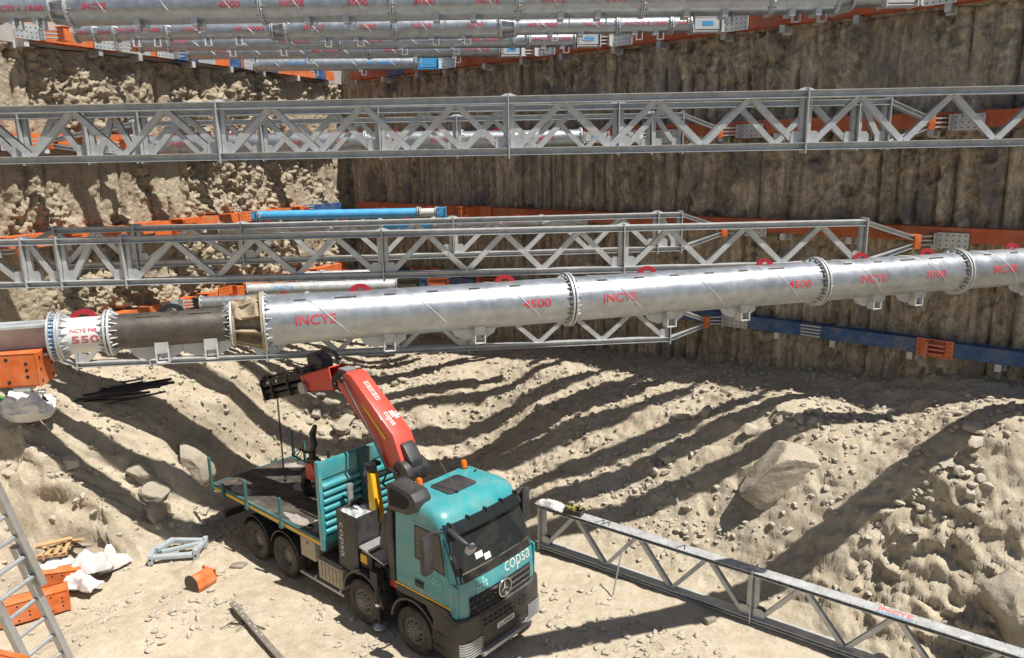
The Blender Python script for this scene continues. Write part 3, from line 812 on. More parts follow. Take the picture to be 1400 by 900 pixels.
pipe_strut('thick silver pipe strut at street level, cut by the top of the picture', Vector((0, 19.1, 13.70)), .7, [
    ('pipe', -190, -5, .50, GALV, [tx('INCYE S', -110)]),
    ('pipe', -5, 75, .50, GALV, [tx('INCYE S', 18, .62, .13), tx('1500', 55, .40, .12)]),
    ('cone', 76, 99, (.50, .70), GALV_TRUSS, []),
    ('pipe', 100, 360, .70, GALV, [tx('INCYE', 139), tx('4500', 320, .5, .14)]),
    ('pipe', 361, 537, .70, GALV, [tx('INCYE', 404), tx('3000', 492, .5, .14)]),
    ('pipe', 538, 707, .70, GALV, [tx('3000', 582, .5, .14), tx('INCYE', 667)]),
    ('pipe', 708, 876, .70, GALV, [tx('INCYE', 755), tx('3000', 840, .5, .14)]),
    ('pipe', 877, 1050, .70, GALV, []),
    ('pipe', 1051, 1140, .70, GALV, []),
    ('cone', 1141, 1162, (.70, .5), GALV_TRUSS, []),
    ('pipe', 1163, 1205, .44, GALV, []),
    ('jack', 1206, 1250, .44, PALE, []),
], phi=.02, mounts=[('R', PALE, PALE), ('L', GALV_TRUSS, ORANGE)])
pipe_strut('second street level pipe strut, from the orange block at the left capping beam', Vector((0, 22.55, 13.70)), 1.4, [
    ('pipe', 105, 132, .42, GALV, [tx('550', 117, .33, .10)]),
    ('pipe', 132, 160, .42, GALV, [tx('550', 146, .33, .10)]),
    ('pipe', 160, 232, .42, GALV, [tx('INCYE S', 180, .62, .11), tx('1500', 213, .42, .11)]),
    ('pipe', 232, 373, .42, GALV, [tx('INCYE', 268, .55, .13), tx('45 3000', 343, .84, .11)]),
    ('cone', 375, 392, (.42, .56), GALV_TRUSS, []),
    ('pipe', 393, 540, .56, GALV, [tx('INCYE', 433, .55, .13), tx('3000', 505, .46, .13)]),
    ('pipe', 541, 684, .56, GALV, [tx('INCYE', 577, .55, .13), tx('3000', 650, .46, .13)]),
    ('cone', 685, 703, (.56, .42), GALV_TRUSS, []),
    ('pipe', 704, 843, .42, GALV, [tx('45 3000', 742, .84, .11), tx('INCYE', 809, .55, .11)]),
    ('pipe', 844, 916, .42, GALV, [tx('INCYE S 1500', 881, 1.15, .11)]),
    ('pipe', 917, 944, .42, GALV, [tx('500', 932, .3, .09)]),
    ('jack', 945, 985, .42, PALE, []),
], phi=.1, mounts=[('R', PALE, PALE), ('L', GALV_TRUSS, ORANGE)])
pipe_strut('third street level pipe strut, thin, half hidden behind the second', Vector((0, 25.1, 13.70)), 3.2, [
    ('pipe', 192, 232, .42, GALV, []),
    ('pipe', 232, 464, .42, GALV, [tx('INCYE', 246, .6, .13), tx('45 6000', 404, .9, .12)]),
    ('pipe', 465, 700, .42, GALV, [tx('INCYE', 512, .6, .13), tx('45 6000', 664, .9, .12)]),
    ('pipe', 701, 721, .42, GALV, []),
    ('pipe', 722, 786, .42, GALV, [tx('INCYE S 1500', 754, 1.15, .12)]),
    ('jack', 788, 820, .42, PALE, []),
], phi=.1, mounts=[('R', PALE, PALE), ('L', GALV_TRUSS, ORANGE)])
pipe_strut('fourth street level pipe strut, grey with blue plated jack at its right end', Vector((0, 27.3, 13.70)), 4.0, [
    ('pipe', 258, 504, .42, GALV, [tx('INCYE', 312, .6, .13), tx('45 6000', 446, .9, .12)]),
    ('pipe', 505, 683, .42, GALV, [tx('INCYE', 538, .6, .13), tx('45 6000', 652, .9, .12)]),
    ('jack', 685, 713, .42, PALE, []),
], phi=.05, mounts=[('R', PALE, PALE), ('L', GALV_TRUSS, ORANGE)])
pipe_strut('fifth street level pipe strut with blue lettering, short, closest to the pit corner', Vector((0, 30.8, 13.70)), 3.7, [
    ('pipe', 322, 350, .40, PALE, [tx('P45', 336, .3, .11)]),
    ('pipe', 350, 569, .46, GALV, [tx('INCYE', 408, .62, .15, BLUEMARK), tx('45 4500', 520, 1.0, .14, BLUEMARK)]),
    ('jack', 571, 600, .46, SKYBLUE, []),
], phi=.08, mounts=[('R', PALE, ORANGE), ('L', GALV_TRUSS, ORANGE)])
pipe_strut('silver pipe strut seen through the upper truss, with orange end block at its left', Vector((0, 24.0, 10.74)), 1.5, [
    ('pipe', 182, 361, .54, GALV, [tx('INCYE', 252, .6, .14)]),
    ('pipe', 362, 500, .54, GALV, [tx('INCYE', 400, .6, .14), tx('3000', 466, .5, .14)]),
    ('pipe', 501, 630, .54, GALV, [tx('INCYE', 538, .6, .14), tx('3000', 600, .5, .14)]),
    ('pipe', 631, 795, .50, GALV, [tx('INCYE', 678, .6, .14), tx('3000', 746, .5, .14)]),
    ('jack', 797, 832, .3, PALE, []),
], phi=.0, mounts=[('R', PALE, PALE), ('L', GALV_TRUSS, ORANGE)])
pipe_strut('light blue pipe strut near the pit corner below the brown walls', Vector((0, 29.5, 8.2)), 1.0, [
    ('jack', 305, 353, .3, SKYBLUE, []),
    ('pipe', 355, 572, .36, SKYBLUE, []),
    ('pipe', 574, 597, .32, PALE, []),
    ('jack', 598, 610, .36, SKYBLUE, []),
], phi=.2, mounts=[('R', ORANGE, ORANGE), ('L', ORANGE, ORANGE)])
pipe_strut('white pipe strut partly hidden behind the lower trusses', Vector((0, 26.3, 8.05)), 3.0, [
    ('pipe', 300, 520, .34, GALV, []),
    ('pipe', 521, 592, .34, SKYBLUE, []),
    ('pipe', 593, 740, .38, GALV, [tx('45 4500', 690, .9, .11)]),
    ('pipe', 741, 800, .34, PALE, []),
], phi=.2, mounts=[('R', PALE, RUSTY), ('L', ORANGE, ORANGE)])
pipe_strut('grey pipe strut low in the pit with brown and orange pieces at its right end', Vector((-6, 28.4, 5.60)), 5.5, [
    ('pipe', 339, 543, .44, GALV_TRUSS, [tx('INCYE', 390, .7, .13, BLUEMARK)]),
    ('box', 544, 574, .44, OLDSTEEL, []),
    ('box', 575, 585, .44, BLUE, []),
    ('box', 586, 613, .44, RUSTY, []),
], phi=.3, mounts=[('R', RUSTY, RUSTY), ('L', ORANGE, ORANGE)])
pipe_strut('low grey pipe strut just behind the brown steel piece of the foreground strut', Vector((-6, 26.2, 5.55)), 6.5, [
    ('pipe', 275, 420, .46, GALV, [tx('INCYE', 335, .6, .13)]),
    ('pipe', 421, 640, .46, GALV, []),
], phi=.3, mounts=[('R', PALE, ORANGE), ('L', GALV_TRUSS, OLDSTEEL)])
pipe_strut('thin low pipe strut near the pit corner with red and blue lettering', Vector((-6, 31.3, 5.62)), 5.0, [
    ('pipe', 388, 440, .36, GALV_TRUSS, [tx('INCYE', 430, .6, .13)]),
    ('pipe', 441, 540, .36, GALV_TRUSS, [tx('4500', 462, .6, .13, BLUEMARK)]),
], phi=.3, mounts=[('R', RUSTY, RUSTY), ('L', ORANGE, ORANGE)])

# ------------------------------------------------------------ lattice truss struts
def chord_bm(b, x0, x1, zc, w, h, tp=.016):
    b.bb(x0, x1, -w / 2, w / 2, zc + h / 2 - tp, zc + h / 2); b.bb(x0, x1, -w / 2, w / 2, zc - h / 2, zc - h / 2 + tp)
    b.bb(x0, x1, -w * .16, w * .16, zc - h / 2 + tp * .5, zc + h / 2 - tp * .5)
def taper_bm(b, p, q, w, h):
    p, q = Vector(p), Vector(q); d = (q - p).normalized(); up = Vector((-d.z, 0, d.x))
    if up.z < 0: up = -up
    for k in (1, -1): b.beam(p + up * k * (h / 2 - .008), q + up * k * (h / 2 - .008), w, .016, up)
    b.beam(p, q, w * .32, h - .02, up)
def truss(label, root, H, joints, tips=(None, None), w=.32, ch=.135, mt=GALV_TRUSS, darkside=None, group='lattice truss struts', bolts=False, end_m=ORANGE, pitch=1.93, dw=.125):
    """joints: local x of the module joints"""
    zb, zt_ = -H / 2 + ch / 2, H / 2 - ch / 2
    x0, x1 = joints[0], joints[-1]
    for nm, zc in (('top_chord', zt_), ('bottom_chord', zb)):
        for a, c in zip(joints[:-1], joints[1:]):
            b = MB(); chord_bm(b, a + .012, c - .012, zc, w, ch); o = b.build(nm, mt, root)
            if bolts:
                b = MB(); x = a + .1
                while x < c:
                    for y in (-w * .42, w * .42): b.cyl((x, y, zc - ch / 2 + .016), (x, y, zc - ch / 2 + .03), .014, 6)
                    if nm == 'top_chord':
                        for y in (-w * .42, w * .42): b.cyl((x, y, zc + ch / 2), (x, y, zc + ch / 2 + .006), .010, 6)
                    x += .24
                b.build('bolts', GALV if nm == 'bottom_chord' else DARKSTEEL, o)
    za, zz = -H / 2 + ch, H / 2 - ch
    cache = {}
    def diag(xa, za_, xb, zb_):
        key = (round(xb - xa, 3), za_ > zb_)
        if key in cache:
            share(cache[key], root, loc=(xa, 0, 0)); return
        b = MB(); p, q = Vector((0, 0, za_)), Vector((xb - xa, 0, zb_))
        d = (q - p).normalized(); up = Vector((-d.z, 0, d.x))
        for y in (-.055, .055): b.beam(p + Vector((0, y, 0)), q + Vector((0, y, 0)), .012, dw, up)
        b.beam(p, q, .10, .04, up)
        o = b.build('diagonal', mt, root); o.location = (xa, 0, 0); cache[key] = o
    for a, c in zip(joints[:-1], joints[1:]):
        L = c - a; n = max(1, round(L / pitch))
        if L < 1.2:
            diag(a + .14, zz, c - .14, za); continue
        e = .16; st = (L - 2 * e) / n
        for k in range(n):
            xa = a + e + k * st
            diag(xa + .03, za, xa + st / 2 - .03, zz); diag(xa + st / 2 + .03, zz, xa + st - .03, za)
    post = None; plate = None; gus = None
    for i, x in enumerate(joints):
        b = MB(); b.bb(-.012, .012, -w / 2 - .02, w / 2 + .02, -H / 2 - .07, H / 2 + .05)
        if plate is None: plate = b.build('joint_plate', mt, root); plate.location = (x, 0, 0)
        else: share(plate, root, loc=(x, 0, 0))
        for k in (-1, 1):
            if (i == 0 and k < 0) or (i == len(joints) - 1 and k > 0): continue
            if post is None:
                b = MB(); b.bb(-.045, .045, -.06, .06, za, zz); post = b.build('post', mt, root); post.location = (x + k * .075, 0, 0)
                b = MB(); g = [(-.13, 0), (.13, 0), (.13, .18), (.07, .24), (-.09, .24), (-.13, .18)]
                for y in (-.07, .07): b.prism(g, lambda u, v, ww, y=y: (u, y + ww, za - .005 + v), -.006, .006)
                gus = b.build('gusset_plate', mt, root); gus.location = (x + k * .16, 0, 0)
                b = MB(); b.prism([(-.2, 0), (.2, 0), (.05, .06), (-.05, .06)], lambda u, v, ww: (u, ww, H / 2 + v), -.02, .02)
                cap = b.build('cap_plate', PALE, root); cap.location = (x, 0, 0)
            else:
                share(post, root, loc=(x + k * .075, 0, 0)); share(gus, root, loc=(x + k * .16, 0, 0))
                if k == 1 and i > 0: share(cap, root, loc=(x, 0, 0))
    for x, tip, sg in ((x0, tips[0], -1), (x1, tips[1], 1)):
        if tip is None: continue
        for zc in (zt_, zb):
            b = MB(); taper_bm(b, (x + sg * .02, 0, zc), (tip - sg * .12, 0, zc * .16), w * .8, ch * .8); b.build('tapered_end', mt, root)
        b = MB(); b.bb(min(tip, tip - sg * .16), max(tip, tip - sg * .16), -.15, .15, -.17, .17); b.build('end_block', end_m, root, bev=.01)
def truss_strut(label, P, az, jpx, H, tips=(True, True), end=((GALV_TRUSS, ORANGE), (GALV_TRUSS, ORANGE)), **kw):
    u = Vector((math.cos(R(az)), math.sin(R(az)), 0))
    T = [px_t(P, u, a) for a in jpx]
    root = thing('lattice_truss', label, 'truss', P + u * T[0], R(az), 'lattice truss struts')
    tl = wall_hit(P, u, 'L', .6); tr = wall_hit(P, u, 'R', .6)
    t_l = (tl - P).dot(u) - T[0]; t_r = (tr - P).dot(u) - T[0]
    J = [t - T[0] for t in T]
    while tips[0] and J[0] - t_l > 2.4: J.insert(0, J[0] - min(5.7, J[0] - t_l - 1.0))
    while tips[1] and t_r - J[-1] > 3.2: J.append(J[-1] + min(5.7, t_r - J[-1] - 1.0))
    truss(label, root, H, J, (t_l if tips[0] else None, t_r if tips[1] else None), end_m=end[1][1], **kw)
    if tips[0]: mount(root, 'L', tl, *end[0], block=False)
    if tips[1]: mount(root, 'R', tr, *end[1], block=False)
    return root
truss_strut('nearest upper lattice truss, spanning the whole picture under the street level pipes', Vector((0, 16.9, 10.86)), -1.8, [-92, 302, 696, 1100, 1500], 1.21, pitch=2.1, ch=.155, w=.36)
truss_strut('second upper lattice truss, right behind the nearest one', Vector((0, 18.35, 10.83)), 1.5, [33, 122, 195, 520, 845, 1170, 1212], 1.09)
truss_strut('third upper lattice truss, farthest and smallest of the upper three', Vector((0, 22.0, 10.80)), 2.5, [188, 360, 625, 890, 932], 1.05)
truss_strut('nearest lower lattice truss with pointed ends, just above the foreground pipe', Vector((0, 18.1, 8.05)), 3.2, [37, 85, 173, 524, 852, 1180], 1.10)
truss_strut('farther lower lattice truss, seen through the nearest lower one', Vector((0, 21.5, 8.06)), 5.5, [188, 333, 620, 898, 930], 1.08)
truss_strut('lowest lattice truss, behind and below the foreground pipe', Vector((0, 21.75, 5.33)), 6.2, [205, 365, 640, 915], 1.05)
# ------------------------------------------------------------ flatbed crane truck
TX, TY, TH = -0.286, 14.387, R(-41.521)
truck = thing('crane_truck', 'teal flatbed truck with a red loading crane parked on the pit floor', 'truck', (TX, TY, 0), TH)
def pt(name, b, m, parent=None, **k): return b.build(name, m, parent or truck, **k)

# chassis
b = MB()
for y in (-.42, .42): b.bb(-9.4, -.5, y - .05, y + .05, .78, 1.06)
for x in (-9.3, -8.4, -7, -5.6, -4.2, -2.6, -1.0): b.bb(x - .06, x + .06, -.42, .42, .82, 1.02)
for x in (-1.44, -3.14, -6.29, -7.64): b.cyl((x, -1.0, .52), (x, 1.0, .52), .09, 10); b.bb(x - .2, x + .2, -.2, .2, .36, .7)
b.bb(-9.5, -9.4, -1.1, 1.1, .55, .75); b.bb(-9.45, -9.40, -.5, .5, .7, 1.3)
pt('chassis_frame', b, BLACKP)
# wheels
def wheel(x, side, dual):
    g = bpy.data.objects.new('wheel', None); col.objects.link(g); g.parent = truck; g.location = (x, side * 1.08, .52)
    w = .30
    prof = [(.30, .13), (.33, .15), (.46, .155), (.505, .13), (.52, .09), (.52, -.09), (.505, -.13), (.46, -.155), (.33, -.15), (.30, -.13)]
    b = MB()
    for off in ([0, -.34] if dual else [0]):
        b.lathe(prof, (0, side * off, 0), (0, side, 0), 40)
        for k in range(36):
            for q in (-1, 1):
                t = 2 * PI * (k + (.25 if q > 0 else -.25)) / 36
                rot = Matrix.Rotation(-t, 3, 'Y')
                b.box(rot @ Vector((.517, 0, 0)) + Vector((0, side * off + q * .082, 0)), (.024, .10, .052), rot)
    tyre = b.build('tyre', RUBBER, g, smooth=30)
    b = MB()
    if dual: rp = [(.30, .13), (.285, .10), (.26, -.02), (.17, -.03), (.16, .03), (.10, .06), (0.01, .07), (.01, -.1), (.28, -.12)]
    else: rp = [(.30, .13), (.28, .13), (.24, .10), (.19, .13), (.15, .15), (.11, .20), (.01, .21), (.01, -.1), (.28, -.12)]
    b.lathe(rp, (0, 0, 0), (0, side, 0), 32)
    rim = b.build('rim', RIMM, g, smooth=35)
    b = MB(); bo = MB()
    for k in range(10):
        t = 2 * PI * k / 10; yy = side * (.018 if dual else .128)
        c = Vector((math.cos(t) * .215, yy, math.sin(t) * .215)); b.cyl(c, c + Vector((0, side * .004, 0)), .026, 10)
        c2 = Vector((math.cos(t + .3) * .155, side * (.03 if dual else .15), math.sin(t + .3) * .155)); bo.cyl(c2, c2 + Vector((0, side * .03, 0)), .016, 6)
    b.build('hand_holes', HOLE, rim); bo.build('wheel_nuts', ALUM, rim)
for x, du in ((-1.44, 0), (-3.14, 0), (-6.29, 1), (-7.64, 1)):
    for sd in (-1, 1): wheel(x, sd, du)

# cab shell: rounded outline lofted through heights
LEVZ = [(1.28, -.02, 1.19, .20), (1.48, -.02, 1.19, .20), (1.75, -.03, 1.19, .20), (2.06, -.07, 1.18, .20), (2.16, -.10, 1.17, .18),
        (2.55, -.24, 1.155, .18), (2.98, -.42, 1.135, .18), (3.12, -.49, 1.13, .20), (3.24, -.55, 1.12, .21), (3.33, -.63, 1.09, .23), (3.385, -.74, 1.03, .25), (3.42, -.92, .95, .27), (3.435, -1.2, .84, .28)]
CABR = -2.0
def lev(z):
    for (a, b_) in zip(LEVZ[:-1], LEVZ[1:]):
        if a[0] <= z <= b_[0]:
            t = (z - a[0]) / (b_[0] - a[0]); return [a[k] + (b_[k] - a[k]) * t for k in range(1, 4)]
    return list(LEVZ[-1][1:]) if z > 2 else list(LEVZ[0][1:])
def front_x(z, y):
    xf, hw, r = lev(z); a = abs(y)
    x = xf - .06 * (a / hw) ** 2
    if a > hw - r:
        q = (a - (hw - r)) / r; x -= (r - math.sqrt(max(0, r * r - (q * r) ** 2)))
    return x
def outline(z):
    xf, hw, r = lev(z); rear = CABR + (0 if z < 3.3 else (z - 3.3) * .8)
    pts = [(rear, -hw + .06), (rear + .05, -hw)]
    for k in range(1, 6): pts.append((rear + .05 + (xf - .06 - r - rear - .05) * k / 6, -hw))
    n = 24
    for k in range(n + 1):
        t = -PI / 2 + PI * k / n; y = hw * math.sin(t)
        y = max(-hw, min(hw, y)); pts.append((front_x(z, y), y))
    for k in range(5, 0, -1): pts.append((rear + .05 + (xf - .06 - r - rear - .05) * k / 6, hw))
    pts += [(rear + .05, hw), (rear, hw - .06)]
    return pts
b = MB(); rows = [[(x, y, z) for x, y in outline(z)] for z, *_ in LEVZ]
n = len(rows[0]); b.add([p for r_ in rows for p in r_], [(i * n + k, i * n + (k + 1) % n, (i + 1) * n + (k + 1) % n, (i + 1) * n + k) for i in range(len(rows) - 1) for k in range(n)])
b.add(rows[-1], [tuple(range(n))]); b.add(rows[0], [tuple(reversed(range(n)))])
cab = pt('cab', b, TEAL, smooth=40)
def patch(name, m, z0, z1, y0, y1, off, parent=cab, ny=16, nz=6, th=None, **k):
    b = MB(); b.grid(lambda i, j: (front_x(z0 + (z1 - z0) * j, y0 + (y1 - y0) * i) + off, y0 + (y1 - y0) * i, z0 + (z1 - z0) * j), ny, nz)
    return b.build(name, m, parent, smooth=50, **k)
# windscreen and its black surround
patch('windscreen_surround', BLACKP, 2.03, 3.10, -1.13, 1.13, .006, ny=32)
ws = patch('windscreen', GLASS, 2.20, 3.00, -1.03, 1.03, .012, ny=24)
b = MB()
for y0, w, z0 in ((-.36, .17, 2.27), (-.58, .2, 2.36)):
    b.grid(lambda i, j: (front_x(z0 + .12 * j, y0 + w * i) + .016, y0 + w * i, z0 + .12 * j), 2, 2)
b.build('paper_notes', WHITE, ws)
b = MB(); b.grid(lambda i, j: (front_x(2.20 + .03 * j, -1.0 + 2 * i) + .017, -1.0 + 2 * i, 2.20 + .03 * j), 16, 1); b.build('lower_glass_rim', CHROME, ws, smooth=50)
for y in (-.55, .25):
    b = MB(); b.tube([(front_x(2.14, y) + .03, y, 2.14), (front_x(2.2, y + .3) + .035, y + .3, 2.19), (front_x(2.26, y + .62) + .03, y + .62, 2.24)], .012, 6)
    b.build('wiper', BLACKP, cab)
# sun visor
b = MB()
def vis(i, j):
    y = -1.10 + 2.20 * i; z = 3.17 - .19 * j; return (front_x(3.10, y) + .02 + .15 * j + .02, y, z)
b.grid(vis, 24, 3); b.grid(lambda i, j: (vis(i, j)[0] - .0, vis(i, j)[1], vis(i, j)[2] - .022), 24, 3)
pt('sun_visor', b, GLASS, cab, smooth=50)
b = MB()
for y in (-.98, -.5, 0, .5, .98): b.bb(front_x(3.1, y) - .02, front_x(3.1, y) + .1, y - .015, y + .015, 3.13, 3.20)
pt('visor_clips', b, BLACKP, cab)
# front panel lettering, dots and grille
def on_front(s, yc, zc, w, h, m, name='lettering', bold=.03):
    vs, fs = text2d(s, w, h, bold, 3); bb_ = MB()
    bb_.add([(front_x(zc + v, -(-yc - 0) + -u) if False else front_x(zc + v, yc - u) + .012, yc - u * -1 if False else yc + u, zc + v) for u, v in vs], fs)
    return bb_
vs, fs = text2d('copsa', .84, .31, -.004, 3)
bb2 = MB(); bb2.add([(front_x(1.87 + v, .54 + u) + .008, .54 + u, 1.87 + v) for u, v in vs], fs)
bb2.build('lettering', WHITE, cab)
PALET = mat('pale_teal_print', (0.25, 0.55, 0.55), 0.4)
def dots(parent, fn, m, s=.055):
    b = MB()
    for (i, j) in [(-2, 0), (-1, 0), (0, 0), (1, 0), (0, 1), (0, 2), (1, 1), (-1, -1), (-2, -1), (0, -1), (-1.2, 1.2)]:
        q = s * .42; b.add([fn(i * s - q, j * s - q), fn(i * s + q, j * s - q), fn(i * s + q, j * s + q), fn(i * s - q, j * s + q)], [(0, 1, 2, 3)])
    return b.build('logo_dots', m, parent)
dots(cab, lambda u, v: (front_x(1.80 + v, -.52 + u) + .008, -.52 + u, 1.80 + v), PALET, .08)
b = MB()
b.grid(lambda i, j: (front_x(1.30 + .40 * j, -.93 + 1.86 * i) + .012, -.93 + 1.86 * i, 1.30 + .40 * j), 24, 4)
gr = b.build('grille', BLACKP, cab, smooth=50)
b = MB()
for zc in (1.36, 1.49, 1.62):
    b.grid(lambda i, j, zc=zc: (front_x(zc, -.90 + 1.8 * i) + .02 + .04 * math.sin(PI * j), -.90 + 1.8 * i, zc + (j - .5) * .085), 24, 4)
b.build('grille_bars', GREYP, gr, smooth=60)
b = MB()
for r_, zc in enumerate((1.365, 1.495, 1.625)):
    for k in range(11):
        y = -.82 + k * .163 + (.08 if r_ % 2 else 0)
        if abs(y) > .84: continue
        b.bb(front_x(zc, y) + .045, front_x(zc, y) + .064, y - .05, y + .05, zc - .014, zc + .016)
b.build('grille_slots', HOLE, gr)
# three pointed star in a ring
b = MB(); sc = Vector((front_x(1.54, 0) + .085, 0, 1.56)); b.ring(sc, (1, 0, 0), .20, .176, .025, 36)
for k in range(3):
    t = PI / 2 + 2 * PI * k / 3; d = Vector((0, math.cos(t), math.sin(t))); nrm = Vector((0, -math.sin(t), math.cos(t)))
    b.add([sc + d * .185, sc + nrm * .034, sc - nrm * .034, sc + Vector((.02, 0, 0))], [(0, 1, 3), (0, 3, 2), (0, 2, 1), (1, 2, 3)])
b.build('star_emblem', CHROME, cab)
b = MB(); b.cyl(sc - Vector((.05, 0, 0)), sc - Vector((.015, 0, 0)), .185, 24); b.build('emblem_plate', BLACKP, cab)
# lower front: bumper with headlights
def bx(z, y):
    a = abs(y); x = .06 - .05 * (a / 1.25) ** 2
    if a > 1.02: x -= (.24 - math.sqrt(max(0, .24 ** 2 - (a - 1.02) ** 2)))
    if z < .55: x -= (.55 - z) * .5
    return x
b = MB()
rows = []
for z, ins in ((.34, .05), (.50, 0), (.8, 0), (1.1, 0), (1.27, .01), (1.30, .05)):
    rw = [(-.62, -1.25 + ins, z)]
    for k in range(25):
        t = -PI / 2 + PI * k / 24; y = (1.26 - ins) * math.sin(t); rw.append((bx(z, y) - ins, y, z))
    rw.append((-.62, 1.25 - ins, z)); rows.append(rw)
n = len(rows[0]); b.add([p for r_ in rows for p in r_], [(i * n + k, i * n + (k + 1) % n, (i + 1) * n + (k + 1) % n, (i + 1) * n + k) for i in range(len(rows) - 1) for k in range(n)])
b.add(rows[-1], [tuple(range(n))]); b.add(rows[0], [tuple(reversed(range(n)))])
bump_ = pt('bumper', b, GREYP, smooth=40)
b = MB(); b.grid(lambda i, j: (bx(.9, -.72 + 1.44 * i) + .006, -.72 + 1.44 * i, .66 + .58 * j), 16, 2); b.build('bumper_centre', BLACKP, bump_)
b = MB()
for k in range(9):
    y = -.6 + k * .15; b.bb(bx(.9, y) + .008, bx(.9, y) + .024, y - .045, y + .045, 1.09, 1.125); b.bb(bx(.9, y) + .008, bx(.9, y) + .024, y - .045, y + .045, .985, 1.02)
b.build('grille_slots', HOLE, bump_)
b = MB(); b.bb(.03, .14, -.75, .75, .38, .46); b.build('step_bar', ALUM, bump_)
for sd in (-1, 1):
    def hl(i, j):
        a = .72 + .50 * i; y = sd * a; return (bx(.7, y) + .012, y, .44 + .36 * j)
    b = MB(); b.grid(hl, 12, 4); h_ = b.build('headlight', LAMPG, truck, smooth=60)
    b = MB()
    for k in range(7):
        z = .45 + k * .057
        b.tube([(bx(.7, sd * (.70 + .53 * i / 10)) + .03, sd * (.70 + .53 * i / 10), z) for i in range(11)], .009, 5)
    b.build('lamp_guard', ALUM, h_)
b = MB(); b.bb(.062, .075, -.26, .26, .74, .86); npl = b.build('number_plate', WHITE, truck)
vs, fs = text2d('LLX000', .42, .08, .02, 1); b = MB(); b.add([(.078, u, .80 + v) for u, v in vs], fs); b.build('lettering', BLACKP, npl)
